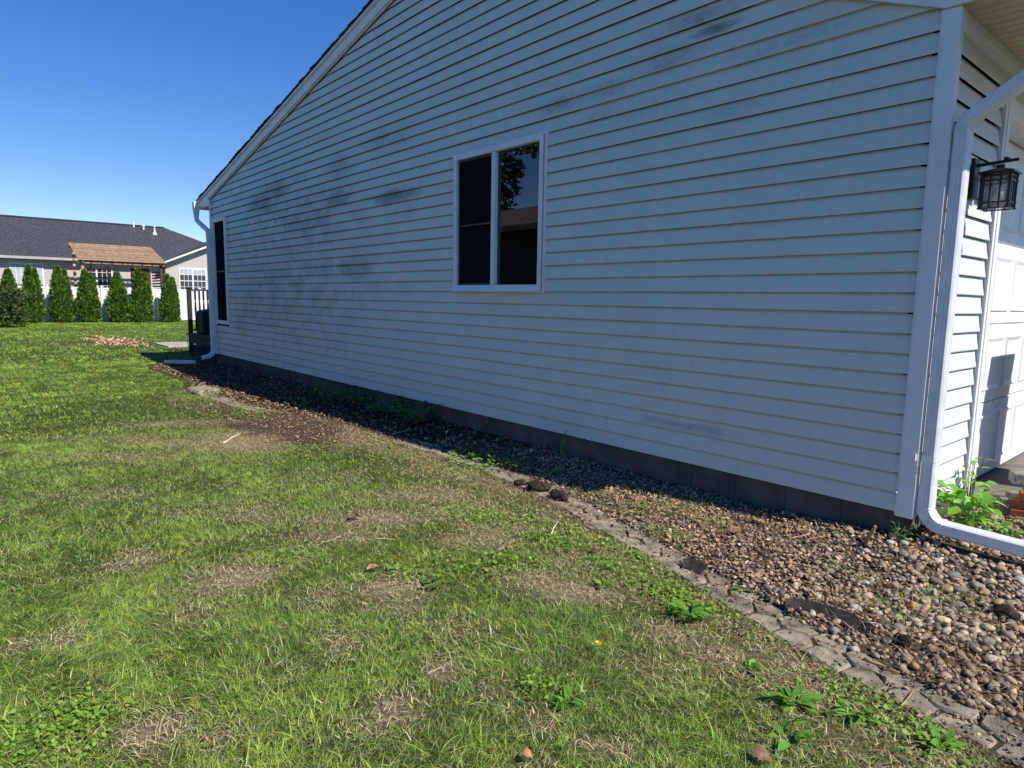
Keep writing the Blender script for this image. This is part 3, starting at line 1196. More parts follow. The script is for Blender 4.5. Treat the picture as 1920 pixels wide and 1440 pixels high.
mb.add([(cx_ - w_ - .02, LY - w_ - .02, zt), (cx_ + w_ + .02, LY - w_ - .02, zt), (cx_ + w_ + .02, LY + w_ + .02, zt), (cx_ - w_ - .02, LY + w_ + .02, zt),
        (cx_ - w_ - .02, LY - w_ - .02, zt + .012), (cx_ + w_ + .02, LY - w_ - .02, zt + .012), (cx_ + w_ + .02, LY + w_ + .02, zt + .012), (cx_ - w_ - .02, LY + w_ + .02, zt + .012),
        (cx_ - .03, LY - .03, zt + .035), (cx_ + .03, LY - .03, zt + .035), (cx_ + .03, LY + .03, zt + .035), (cx_ - .03, LY + .03, zt + .035)],
       [(3, 2, 1, 0), (8, 9, 10, 11)] + [(i + b0, (i + 1) % 4 + b0, (i + 1) % 4 + 4 + b0, i + 4 + b0) for b0 in (0, 4) for i in range(4)])
build('cap', mb, BLACKM, lan)
zb = Z0 + 1.915
mb = MB()
for sx in (-1, 1):
    for sy in (-1, 1):
        mb.box(cx_ + sx * w_ - .008, cx_ + sx * w_ + .008, LY + sy * w_ - .008, LY + sy * w_ + .008, zb, zt)
for sy in (-1, 1):
    yy = LY + sy * w_
    for zz in (zb, zb + .034, zt - .045, zt - .014):
        mb.box(cx_ - w_ - .012, cx_ + w_ + .012, yy - .0045, yy + .0045, zz + .0005, zz + .0085)
    for k in (-.025, .025):
        mb.box(cx_ + k - .004, cx_ + k + .004, yy - .004, yy + .004, zb, zt)
for sx in (-1, 1):
    xx = cx_ + sx * w_
    for zz in (zb, zb + .034, zt - .045, zt - .014):
        mb.box(xx - .0045, xx + .0045, LY - w_ - .012, LY + w_ + .012, zz, zz + .009)
    for k in (-.025, .025):
        mb.box(xx - .004, xx + .004, LY + k - .004, LY + k + .004, zb, zt)
build('cage', mb, BLACKM, lan)
g2 = w_ - .012
for (x0_, x1_, y0_, y1_) in ((-g2, g2, -g2, -g2 + .002), (-g2, g2, g2 - .002, g2), (-g2, -g2 + .002, -g2 + .003, g2 - .003), (g2 - .002, g2, -g2 + .003, g2 - .003)):
    mb = MB()
    mb.box(cx_ + x0_, cx_ + x1_, LY + y0_, LY + y1_, zb + .002, zt - .002)
    build('glass_pane', mb, SEEDED, lan)
mb = MB()
prof = [(0.004, .055), (.014, .05), (.016, .02), (.028, -.01), (.032, -.03), (.026, -.052), (.012, -.063), (.001, -.066)]
vs, fs = [], []
for (r_, dz) in prof:
    for k in range(10):
        an = 2 * math.pi * k / 10
        vs.append((cx_ + r_ * math.cos(an), LY + r_ * math.sin(an), zb + .115 + dz))
for i in range(len(prof) - 1):
    for k in range(10):
        fs.append((i * 10 + k, i * 10 + (k + 1) % 10, (i + 1) * 10 + (k + 1) % 10, (i + 1) * 10 + k))
mb.add(vs, fs)
build('bulb', mb, simple('bulb_white', (.75, .74, .68), .3, .03, 5), lan, smooth=True)

# ------------------------------------------------------------------ driveway apron, bricks and blocks by the garage
mb = MB()
mb.box(-0.16, 7.0, 1.42, 7.0, -0.2, Z0 - .155)
drive = build('driveway', mb, CONC)
tag(drive, 'grey concrete apron in front of the garage door', 'driveway', kind='structure')


def block(name, label, cat, c, size, rz, mat, group=None, tilt=0.0):
    mb = MB()
    sx, sy, sz = size
    mb.box(-sx / 2, sx / 2, -sy / 2, sy / 2, 0, sz)
    ob = build(name, mb, mat, None, bevel=0.005)
    ob.location = c
    ob.rotation_euler = (tilt, 0, rz)
    return tag(ob, label, cat, group)


gz0 = 0.135
bx_, by_ = 0.375, 1.0
block('brick', 'red brick at the bottom of the stack by the garage', 'brick', (bx_ + .10, by_ + .12, gz0 - .01), (.21, .10, .062), R(14), BRICK, 'stacked bricks')
block('brick', 'red brick in the middle of the stack by the garage', 'brick', (bx_ + .10, by_ + .13, gz0 + .0525), (.21, .10, .062), R(10), BRICK, 'stacked bricks')
block('brick', 'sunlit orange-red brick near the top of the brick stack', 'brick', (bx_ + .135, by_ + .14, gz0 + .115), (.20, .10, .062), R(18), BRICK, 'stacked bricks')
block('brick', 'red brick set back behind the topmost sunlit brick', 'brick', (bx_ + .16, by_ + .30, gz0 + .115), (.21, .10, .062), R(8), BRICK, 'stacked bricks')
block('brick', 'red brick under the one set back behind the stack', 'brick', (bx_ + .15, by_ + .30, gz0 + .0525), (.21, .10, .062), R(4), BRICK, 'stacked bricks')
block('brick', 'red brick lowest of those set back behind the stack', 'brick', (bx_ + .16, by_ + .29, gz0 - .01), (.21, .10, .062), R(6), BRICK, 'stacked bricks')
block('concrete_block', 'long grey concrete block lying on top by the garage door', 'block', (bx_ + .06, by_ + .62, gz0 + .135), (.36, .16, .085), R(26), GBLOCK)
block('concrete_block', 'broken grey block supporting the long concrete block', 'block', (bx_ + .10, by_ + .63, gz0 - .02), (.26, .18, .154), R(20), GBLOCK)
block('stone_paver', 'rough grey paver standing on end behind the leafy weed', 'paver', (0.345, 1.10, gz0 - .02), (.075, .07, .13), R(20), GBLOCK, 'upright pavers by the bricks')
block('stone_paver', 'rough grey paver tilted against the upright one', 'paver', (0.36, 1.22, gz0 - .02), (.085, .07, .16), R(24), GBLOCK, 'upright pavers by the bricks')
# unseen bin added out of frame to cast a shadow on the door
bn = thing('shadow_bin', 'unseen dark bin added to cast the shadow on the garage door', 'bin', (0.57, 2.50, Z0 - .155))
b0 = bn.location
mb = MB()
h_ = 1.36
mb.add([(b0.x - .2, b0.y - .3, b0.z + .03), (b0.x + .2, b0.y - .3, b0.z + .03), (b0.x + .2, b0.y + .3, b0.z + .03), (b0.x - .2, b0.y + .3, b0.z + .03),
        (b0.x - .27, b0.y - .36, b0.z + h_), (b0.x + .27, b0.y - .36, b0.z + h_), (b0.x + .27, b0.y + .36, b0.z + h_), (b0.x - .27, b0.y + .36, b0.z + h_)],
       [(3, 2, 1, 0), (4, 5, 6, 7), (0, 1, 5, 4), (1, 2, 6, 5), (2, 3, 7, 6), (3, 0, 4, 7)])
BINM = simple('bin_plastic', (0.02, 0.018, 0.018), .5, .2, 8)
build('body', mb, BINM, bn, bevel=.03)
mb = MB()
mb.box(b0.x - .29, b0.x + .29, b0.y - .38, b0.y + .38, b0.z + h_ + .003, b0.z + h_ + .06)
build('lid', mb, BINM, bn, bevel=.02)
for s in (-1, 1):
    mb = MB()
    mb.tube([(b0.x + .24, b0.y + s * .2, b0.z + .1), (b0.x + .24, b0.y + s * .25, b0.z + .1)], [.1, .1], 14)
    build('wheel', mb, BLACKM, bn)

# ------------------------------------------------------------------ paver edging
seg = np.hypot(*np.diff(EDGE, axis=0).T)
ES = np.concatenate([[0], np.cumsum(seg)])
EL = ES[-1]


def edge_pt(s, t):
    x = np.interp(s, ES, EDGE[:, 0]); y = np.interp(s, ES, EDGE[:, 1])
    x2 = np.interp(s + .05, ES, EDGE[:, 0]) - np.interp(s - .05, ES, EDGE[:, 0])
    y2 = np.interp(s + .05, ES, EDGE[:, 1]) - np.interp(s - .05, ES, EDGE[:, 1])
    l = math.hypot(x2, y2) or 1
    return np.array([x - y2 / l * -t, y + x2 / l * -t])   # t>0 towards the house


edging = thing('paver_edging', 'curving border of grey cobble pavers between lawn and gravel bed', 'edging', (-3.0, -.77, 0))
rs = random.Random(11)
HW = 0.128
s = 0.02
cuts = []
while s < EL - 0.05:
    cuts.append(s)
    s += rs.uniform(0.165, 0.215)
mids = [(cuts[i] + cuts[i + 1]) / 2 + rs.uniform(-.015, .015) for i in range(len(cuts) - 1)]
zig_hi = {i: (cuts[i] + rs.uniform(-.012, .012), 0.032 + rs.uniform(-.012, .012)) for i in range(len(cuts))}
zig_lo = {i: (mids[i], -0.032 + rs.uniform(-.012, .012)) for i in range(len(mids))}


def paver(poly):
    """poly in (s,t); inset for the joint, soft top edge, slight tilt"""
    c = np.mean(poly, axis=0)
    top, mid_, bot = [], [], []
    tiltx, tilty, dz = rs.uniform(-.03, .03), rs.uniform(-.04, .04), rs.uniform(-.004, .004)
    pts = []
    for k in range(len(poly)):                      # round each corner a little
        p0, p1, p2 = np.array(poly[k - 1]), np.array(poly[k]), np.array(poly[(k + 1) % len(poly)])
        for q in (p1 + (p0 - p1) * 0.07, p1 + (p2 - p1) * 0.07):
            pts.append(q)
    for q in pts:
        d = q - c
        l = np.linalg.norm(d)
        for lst, ins, zz in ((top, 0.0155, 0.0), (mid_, 0.0075, -0.008), (bot, 0.0075, -0.075)):
            w = c + d * max(0.1, (l - ins) / l)
            xy = edge_pt(w[0], w[1])
            g = float(ground_z(xy[0], xy[1]))
            ec = edge_pt(c[0], 0)
            base = float(ground_z(*ec)) - .038 * math.exp(-((ec[0] + 6.1) / 1.2) ** 2)
            lst.append((xy[0], xy[1], base + 0.012 + dz + zz + d[0] * tiltx + d[1] * tilty + rs.uniform(-.0015, .0015)))
    n = len(pts)
    mb = MB()
    mb.add(top + mid_ + bot, [tuple(range(n))] + [(i, i + n, (i + 1) % n + n, (i + 1) % n) for i in range(n)] + [(i + n, i + 2 * n, (i + 1) % n + 2 * n, (i + 1) % n + n) for i in range(n)])
    # faces must look up
    return mb


for i in range(len(cuts) - 1):
    a, b_ = cuts[i], cuts[i + 1]
    po = [(a, HW + rs.uniform(-.008, .004)), (b_, HW + rs.uniform(-.008, .004)), zig_hi[i + 1], zig_lo[i], zig_hi[i]]
    build('paver', paver(po), PAVER, edging)
    if i < len(mids) - 1 and rs.random() > .06:
        a, b_ = mids[i], mids[i + 1]
        po = [zig_lo[i], zig_hi[i + 1], zig_lo[i + 1], (b_, -HW + rs.uniform(-.004, .012)), (a, -HW + rs.uniform(-.004, .012))]
        build('paver', paver(po), PAVER, edging)
# end stone
p = on_ground(382, 737)
mb = MB()
vs = []
ring = [(-.34, -.10), (-.24, -.19), (.05, -.2), (.26, -.16), (.32, .04), (.2, .2), (-.15, .19), (-.33, .1)]
for sc, zz in ((1.0, -.05), (1.0, .05), (.9, .085)):
    for (a, b_) in ring:
        vs.append((p[0] + a * sc, p[1] + b_ * sc, p[2] + zz + .012 * math.sin(a * 20 + b_ * 9)))
n = len(ring)
mb.add(vs, [tuple(range(2 * n, 3 * n))] + [(i + k * n, (i + 1) % n + k * n, (i + 1) % n + (k + 1) * n, i + (k + 1) * n) for k in (0, 1) for i in range(n)])
ob = build('end_stone', mb, PAVER, edging)

# ------------------------------------------------------------------ gravel: the biggest stones singly, the pebbles as one mass
def ico(sub):
    t = (1 + 5 ** .5) / 2
    V = [(-1, t, 0), (1, t, 0), (-1, -t, 0), (1, -t, 0), (0, -1, t), (0, 1, t), (0, -1, -t), (0, 1, -t), (t, 0, -1), (t, 0, 1), (-t, 0, -1), (-t, 0, 1)]
    F = [(0, 11, 5), (0, 5, 1), (0, 1, 7), (0, 7, 10), (0, 10, 11), (1, 5, 9), (5, 11, 4), (11, 10, 2), (10, 7, 6), (7, 1, 8), (3, 9, 4), (3, 4, 2), (3, 2, 6), (3, 6, 8), (3, 8, 9), (4, 9, 5), (2, 4, 11), (6, 2, 10), (8, 6, 7), (9, 8, 1)]
    V = [np.array(v) / np.linalg.norm(v) for v in V]
    for _ in range(sub):
        cache, nf = {}, []
        def mid(a, b_):
            k = (min(a, b_), max(a, b_))
            if k not in cache:
                q = V[a] + V[b_]
                V.append(q / np.linalg.norm(q))
                cache[k] = len(V) - 1
            return cache[k]
        for a, b_, c_ in F:
            x_, y_, z_ = mid(a, b_), mid(b_, c_), mid(c_, a)
            nf += [(a, x_, z_), (b_, y_, x_), (c_, z_, y_), (x_, y_, z_)]
        F = nf
    return np.array(V), np.array(F)


def lumpy(V, seed, amp):
    r_ = np.random.default_rng(seed)
    d = np.zeros(len(V))
    for _ in range(7):
        k = r_.normal(size=3) * 1.6
        d += np.sin(V @ k * 1.7 + r_.uniform(0, 6.28))
    return V * (1 + amp * d / 3.0)[:, None]


I0, F0 = ico(0)
I1, F1 = ico(1)
I2, F2 = ico(2)
STONES = []
for k in range(8):
    V = lumpy(I1, k + 40, 0.13) * np.array([1.0, RNG.uniform(.62, .9), RNG.uniform(.42, .66)])
    me = bpy.data.meshes.new('stone')
    me.from_pydata([tuple(v) for v in V], [], [tuple(map(int, f)) for f in F1])
    me.polygons.foreach_set('use_smooth', [True] * len(me.polygons))
    me.materials.append(STONE)
    STONES.append(me)


def gravel_ok(x, y):
    inb = (-edge_gap(x, y) > 0.10)
    side = (y < 0.02)
    front = (x > 0.12) & (y < 1.36)
    ext = (np.abs(y - DY) < 0.06) & (x > 0.25)
    return inb & (side | front) & ~((x < .1) & (y > -0.01)) & ~ext


big = []
bo = origin_of(bed)
tries = 0
while len(big) < 285 and tries < 20000:
    tries += 1
    x = RNG.uniform(-0.9, 1.35); y = RNG.uniform(-1.55, 0.25)
    if not gravel_ok(np.array(x), np.array(y)):
        continue
    # larger ones gather towards the front corner
    w = np.clip((x + 0.55) / 0.9, 0.0, 1) * np.clip((y + 1.75) / 0.7, 0.2, 1)
    if RNG.random() > 0.04 + w:
        continue
    r_ = RNG.uniform(0.016, 0.029) * (0.85 + 0.5 * w)
    if any((x - a) ** 2 + (y - b_) ** 2 < (r_ + c_) ** 2 * 0.62 for a, b_, c_ in big):
        continue
    big.append((x, y, r_))
    z = float(bed_z(np.array(x), np.array(y))) + r_ * 0.34
    ob = bpy.data.objects.new('stone', STONES[len(big) % 8])
    COL.objects.link(ob)
    ob.parent = bed
    ob.location = (x, y, z)
    ob.scale = (r_, r_, r_)
    ob.rotation_euler = (RNG.uniform(-.35, .35), RNG.uniform(-.35, .35), RNG.uniform(0, 6.28))


def rot_batch(n, tilt):
    """n random rotation matrices: spin about z, small tilt"""
    a = RNG.uniform(0, 2 * np.pi, n); b_ = RNG.normal(0, tilt, n); c_ = RNG.normal(0, tilt, n)
    Rz = np.zeros((n, 3, 3)); Rz[:, 0, 0] = np.cos(a); Rz[:, 0, 1] = -np.sin(a); Rz[:, 1, 0] = np.sin(a); Rz[:, 1, 1] = np.cos(a); Rz[:, 2, 2] = 1
    Rx = np.zeros((n, 3, 3)); Rx[:, 0, 0] = 1; Rx[:, 1, 1] = np.cos(b_); Rx[:, 1, 2] = -np.sin(b_); Rx[:, 2, 1] = np.sin(b_); Rx[:, 2, 2] = np.cos(b_)
    Ry = np.zeros((n, 3, 3)); Ry[:, 1, 1] = 1; Ry[:, 0, 0] = np.cos(c_); Ry[:, 0, 2] = np.sin(c_); Ry[:, 2, 0] = -np.sin(c_); Ry[:, 2, 2] = np.cos(c_)
    return Rz @ Rx @ Ry


PEB_COL = 1.05 * np.array([(.29, .235, .18), (.37, .30, .22), (.21, .185, .165), (.43, .37, .29), (.24, .185, .14), (.32, .22, .14), (.15, .14, .135), (.40, .34, .28), (.30, .22, .175)])


def scatter_blobs(P, size, base_v, base_f, flat, tilt, cols, seed):
    n = len(P)
    m_ = len(base_v)
    V = np.repeat(base_v[None], n, 0)
    amp = RNG.normal(0, 0.10, (n, m_, 1))
    V = V * (1 + amp) * (size[:, None, None] * np.stack([np.ones(n), RNG.uniform(.6, .95, n), RNG.uniform(*flat, n)], 1)[:, None, :])
    V = np.einsum('nij,nmj->nmi', rot_batch(n, tilt), V) + P[:, None, :]
    F = (base_f[None] + (np.arange(n) * m_)[:, None, None]).reshape(-1, 3)
    C = np.repeat(cols[:, None, :], m_, 1).reshape(-1, 3)
    return V.reshape(-1, 3), F, C


def gravel_points(n, x0, x1, y0, y1):
    x = RNG.uniform(x0, x1, n); y = RNG.uniform(y0, y1, n)
    k = gravel_ok(x, y)
    return x[k], y[k]


x, y = gravel_points(34000, -4.4, 1.6, -1.75, 1.3)
fade = np.clip((x + 4.0 + 1.3 * (fbm(x * 1.5, y * 1.5, 31) - .5)) / 1.2, 0.0, 1)
bare = fbm(x * 2.4, y * 2.4, 37)
k = (RNG.random(len(x)) < fade * np.clip(1.75 - 1.75 * bare, .12, 1.0))
x, y = x[k], y[k]
sz = RNG.uniform(.0065, .0165, len(x)) * (1 + .35 * np.clip((x + .4) / 1.0, 0, 1))
P = np.stack([x, y, bed_z(x, y) + sz * RNG.uniform(-.1, .9, len(x))], 1)
ci = RNG.integers(0, len(PEB_COL), len(x))
cc = PEB_COL[ci] * np.array([1.10, .97, .82]) * RNG.uniform(.5, 1.15, (len(x), 1))
s_ = RNG.uniform(0, 11.5, 6500)
_seg = np.concatenate([[0], np.cumsum(np.hypot(*np.diff(EDGE, axis=0).T))])
ex = np.interp(s_, _seg, EDGE[:, 0]) + RNG.normal(0, .02, len(s_))
ey = np.interp(s_, _seg, EDGE[:, 1]) + RNG.uniform(-.19, .15, len(s_))
k = RNG.random(len(ex)) < np.clip(2.4 * (fbm(ex * 3.1, ey * 3.1, 43) - .42), .04, 1)
ex, ey = ex[k], ey[k]
es = RNG.uniform(.0025, .009, len(ex))
P = np.concatenate([P, np.stack([ex, ey, ground_z(ex, ey) + .012 + es * .3], 1)])
sz = np.concatenate([sz, es])
cc = np.concatenate([cc, np.array([.20, .145, .095]) * RNG.uniform(.4, 1.4, (len(ex), 1))])
V, F, C = scatter_blobs(P, sz, I0, F0, (.45, .75), .4, cc, 1)
peb = np_mesh('pebbles', V, F, PEBM, bed, C, True)
peb['kind'] = 'stuff'

# ------------------------------------------------------------------ blades, leaves and litter as arrays
def blades(x, y, z, h, w, ang, lean, col, segs=2):
    """curved grass blades; returns verts, tris, quads, colours"""
    n = len(x)
    ts = np.linspace(0, 1, segs + 1)
    d = np.stack([np.cos(ang), np.sin(ang), np.zeros(n)], 1)
    sa = ang + np.pi / 2 + RNG.normal(0, .7, n)
    s = np.stack([np.cos(sa), np.sin(sa), np.zeros(n)], 1)
    B = np.stack([x, y, z], 1)
    Vs = []
    for i, t in enumerate(ts):
        up = h * t * (1 - 0.45 * np.minimum(lean, 1.4) * t)
        out = h * lean * t ** 1.6
        c_ = B + d * out[:, None] + np.array([0, 0, 1.0]) * up[:, None]
        ww = w * (1 - t ** 1.5) / 2
        if i < segs:
            Vs += [c_ - s * ww[:, None], c_ + s * ww[:, None]]
        else:
            Vs.append(c_)
    m_ = len(Vs)
    V = np.stack(Vs, 1)
    o = (np.arange(n) * m_)[:, None]
    Q = np.concatenate([o + np.array([2 * i, 2 * i + 1, 2 * i + 3, 2 * i + 2]) for i in range(segs - 1)], 0) if segs > 1 else np.zeros((0, 4), int)
    T = o + np.array([2 * segs - 2, 2 * segs - 1, 2 * segs])
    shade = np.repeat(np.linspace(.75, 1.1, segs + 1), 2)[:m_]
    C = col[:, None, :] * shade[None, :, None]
    return V.reshape(-1, 3), T, Q, C.reshape(-1, 3)


def leaves(P, ang, tilt, L, W, col, roll=None, droop=0.25):
    """ovate leaves of 6 tris with a folded midrib; P base points, ang heading, tilt up angle"""
    n = len(P)
    roll = np.zeros(n) if roll is None else roll
    f = np.stack([np.cos(ang) * np.cos(tilt), np.sin(ang) * np.cos(tilt), np.sin(tilt)], 1)
    s = np.stack([-np.sin(ang), np.cos(ang), np.zeros(n)], 1)
    u = np.cross(f, s)
    s2 = s * np.cos(roll)[:, None] + u * np.sin(roll)[:, None]
    u2 = np.cross(f, s2)
    def pt(a, b_, c_):
        return P + f * (L * a)[:, None] + s2 * (W * b_)[:, None] + u2 * (L * c_)[:, None]
    Vs = [pt(0, 0, 0), pt(.32, .5, .05), pt(.36, 0, -.02 + 0), pt(.32, -.5, .05), pt(.70, .36, .02 - droop * .35), pt(.72, 0, -.03 - droop * .3), pt(.70, -.36, .02 - droop * .35), pt(1.0, 0, -droop * .8)]
    V = np.stack(Vs, 1)
    T0 = np.array([(0, 2, 1), (0, 3, 2), (1, 2, 5), (1, 5, 4), (2, 3, 6), (2, 6, 5), (4, 5, 7), (5, 6, 7)])
    T = (np.arange(n) * 8)[:, None, None] + T0[None]
    C = np.repeat(col[:, None, :], 8, 1)
    return V.reshape(-1, 3), T.reshape(-1, 3), C.reshape(-1, 3)


def dry_patches():
    """worn and straw-coloured spots of the lawn: photo pixels with half sizes in metres"""
    out = []
    for (u, v, a, b_, s_) in [(445, 1085, .26, .16, .9), (250, 1052, .22, .12, .7), (750, 1105, .22, .14, .9), (770, 1130, .12, .14, .7), (1080, 1110, .34, .12, 1.0), (1010, 1090, .3, .12, .8), (300, 1372, .16, .09, .9),
                          (420, 1385, .1, .06, .6), (640, 1215, .14, .10, .6), (830, 1250, .10, .08, .8), (740, 1330, .12, .1, .8), (1010, 1350, .12, .07, .6), (700, 975, .5, .16, .8), (650, 1000, .4, .2, .6), (900, 1010, .4, .2, .6),
                          (120, 1205, .12, .08, .6), (30, 1215, .14, .08, .6), (480, 965, .4, .15, .5), (250, 860, .8, .2, .4), (330, 795, .9, .22, .5), (420, 790, 1.0, .2, .6), (400, 835, 1.0, .2, .6), (270, 825, .8, .16, .45),
                          (560, 820, 1.0, .35, 1.3), (490, 830, .8, .3, 1.0), (640, 830, .8, .25, 1.1), (190, 642, 1.4, .6, .6), (1270, 1190, .2, .12, .8), (1350, 1225, .2, .1, .8), (1640, 1340, .25, .1, .8), (1480, 1290, .2, .1, .7),
                          (860, 1180, .2, .12, .5), (610, 1120, .18, .12, .5), (1130, 1400, .12, .06, .7), (1000, 1440, .1, .06, .6), (800, 930, .5, .2, .7), (870, 960, .4, .15, .8), (930, 985, .35, .15, .8),
                          (180, 930, .5, .2, .35), (640, 900, .5, .2, .35), (520, 1040, .3, .15, .3), (370, 1150, .2, .1, .4), (940, 1300, .15, .1, .4), (1200, 1250, .2, .1, .5)]:
        p_ = G(u, v)
        out.append((p_[0], p_[1], a, b_, s_))
    return out


DRY = dry_patches()


def dryness(x, y):
    d = np.zeros_like(x)
    # patches are long sideways as the camera sees them: axes along view-right and view-forward on the ground
    rx, ry = AX_R[0], AX_R[1]
    l = math.hypot(rx, ry)
    rx, ry = rx / l, ry / l
    for (px_, py_, a, b_, s_) in DRY:
        dx, dy = x - px_, y - py_
        e = ((dx * rx + dy * ry) / a) ** 2 + ((-dx * ry + dy * rx) / (b_ * 1.6)) ** 2
        d = np.maximum(d, 1.25 * s_ * np.exp(-e * 1.0))
    g = edge_gap(x, y)
    near = np.clip(1 - (g - .1) / .85, 0, 1) * (x > -10.5) * (x < 3)
    d = np.maximum(d, .78 * near ** .7 * np.clip(.35 + 1.3 * fbm(x * 2.2, y * 2.2, 71), 0, 1.2))
    far = np.clip(1.4 - np.hypot(x - CAM[0], y - CAM[1]) / 10, .15, 1)
    d = d + far * (1.1 * np.clip(fbm(x * 1.7, y * 1.7, 77) - .57, 0, 1) + .5 * (fbm(x * 5, y * 5, 79) - .52))
    return np.clip(d, 0, 1.3)


def soil_cover(x, y):
    g = edge_gap(x, y)
    strip_ = np.clip(1 - np.abs(g) / .34, 0, 1) * (x > -10.5) * (x < 3)
    heap = np.exp(-((x + 6.5) / 1.9) ** 2 - ((y + 1.5) / .5) ** 2)
    return np.clip(np.maximum(1.3 * strip_ * (.35 + fbm(x * 3, y * 3, 61)), 2.1 * heap * (.3 + fbm(x * 4, y * 4, 63))), 0, 1)


def bareness(x, y):
    return np.clip(np.maximum(soil_cover(x, y), 1.1 * (dryness(x, y) - .5)), 0, 1)


co = np.empty(len(lawn.data.vertices) * 3, np.float32)
lawn.data.vertices.foreach_get('co', co)
co = co.reshape(-1, 3).astype(float)
for nm, fn in (('Bare', lambda x, y: np.clip(1.3 * (dryness(x, y) - .35), 0, 1)), ('Soil', soil_cover)):
    at_ = lawn.data.attributes.new(nm, 'FLOAT', 'POINT')
    at_.data.foreach_set('value', fn(co[:, 0], co[:, 1]).astype(np.float32))


def on_lawn(x, y):
    return (edge_gap(x, y) > 0.13) & ~((x > -14.2) & (y > -.2)) | (x < -15.7) & ~((x > -18.2) & (y > .25) & (y < 6)) & (edge_gap(x, y) > -99)


def sample_view(n, d0, d1, u0=-30, u1=1960):
    """points on the lawn seen by the camera between two distances (even in area)"""
    uu = RNG.uniform(u0, u1, n)
    rr = np.sqrt(RNG.uniform(d0 * d0, d1 * d1, n))
    dx = AX_R[0] * ((uu - 960) / FPX) + AX_F[0]
    dy = AX_R[1] * ((uu - 960) / FPX) + AX_F[1]
    l = np.hypot(dx, dy)
    return CAM[0] + dx / l * rr, CAM[1] + dy / l * rr


def grass_zone(n, d0, d1, h, w, segs, tuft, u1=1960):
    x, y = sample_view(n, d0, d1, -160, u1)
    # pull blades together into tufts
    cx_, cy_ = np.round(x / tuft) * tuft, np.round(y / tuft) * tuft
    jx = (_hash(np.round(x / tuft), np.round(y / tuft), 5) - .5) * tuft * .9
    jy = (_hash(np.round(x / tuft), np.round(y / tuft), 6) - .5) * tuft * .9
    pull = RNG.random(len(x)) ** 1.5 * (.7 if d0 < 4 else .45)
    x = x + (cx_ + jx - x) * pull
    y = y + (cy_ + jy - y) * pull
    k = on_lawn(x, y)
    x, y = x[k], y[k]
    dr = dryness(x, y)
    k = RNG.random(len(x)) > np.clip(np.maximum(dr * 1.0 - .05, 1.25 * bareness(x, y)), 0, .97)
    x, y, dr = x[k], y[k], dr[k]
    n = len(x)
    tall = fbm(x * 1.1, y * 1.1, 81)
    hh = h * RNG.uniform(.45, 1.35, n) * (.75 + .5 * tall) * np.clip(1.1 - .55 * dr, .4, 1.2)
    ang = 2 * np.pi * fbm(x * 1.3, y * 1.3, 91, 2) * 2 + RNG.normal(0, 1.5, n)
    lean = np.clip(RNG.normal(1.05, .4, n), .2, 1.9)
    tone = fbm(x * .55, y * .55, 95)
    g1 = np.array([.120, .232, .033]); g2 = np.array([.325, .440, .070]); g3 = np.array([.47, .46, .165])
    tuftv = _hash(np.round(x / tuft), np.round(y / tuft), 9)
    mid_t = fbm(x * 2.3, y * 2.3, 97)
    t = np.clip(.45 + (tone - .5) * 1.1 + (mid_t - .5) * .9 + (tuftv - .5) * .7 + RNG.normal(0, .22, n), 0, 1)[:, None]
    col = (g1 * (1 - t) + g2 * t) * (.88 + .55 * tuftv)[:, None]
    t2 = np.clip(dr * .7 + RNG.normal(0, .2, n), 0, 1)[:, None]
    col = col * (1 - t2) + g3 * t2
    dead = RNG.random(n) < .03 + .26 * np.clip(dr, 0, 1)
    col[dead] = np.array([.58, .46, .27]) * RNG.uniform(.55, 1.1, (dead.sum(), 1))
    dist = np.clip((np.hypot(x - CAM[0], y - CAM[1]) - 7) / 12, 0, 1)[:, None]      # blades get greener, with less blue, away from the camera
    col = col * (1 + dist * np.array([.08, .16, -.2]))
    col = col * RNG.uniform(.65, 1.35, (n, 1))
    return blades(x, y, ground_z(x, y) - .004, hh, w * RNG.uniform(.7, 1.3, n), ang, lean, col, segs)


def join(parts):
    V, T, Q, C, o = [], [], [], [], 0
    for (v, t, q, c_) in parts:
        V.append(v); C.append(c_)
        if t is not None and len(t):
            T.append(t + o)
        if q is not None and len(q):
            Q.append(q + o)
        o += len(v)
    return np.concatenate(V), (np.concatenate(T) if T else None), (np.concatenate(Q) if Q else None), np.concatenate(C)


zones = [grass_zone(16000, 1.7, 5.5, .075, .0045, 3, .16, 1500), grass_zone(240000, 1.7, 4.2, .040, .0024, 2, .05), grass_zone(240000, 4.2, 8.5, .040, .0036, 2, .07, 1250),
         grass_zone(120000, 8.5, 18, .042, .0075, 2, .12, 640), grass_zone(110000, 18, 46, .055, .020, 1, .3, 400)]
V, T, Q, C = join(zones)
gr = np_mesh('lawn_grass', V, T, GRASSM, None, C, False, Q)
tag(gr, 'green grass blades with worn straw-coloured patches covering the lawn', 'grass', kind='stuff')

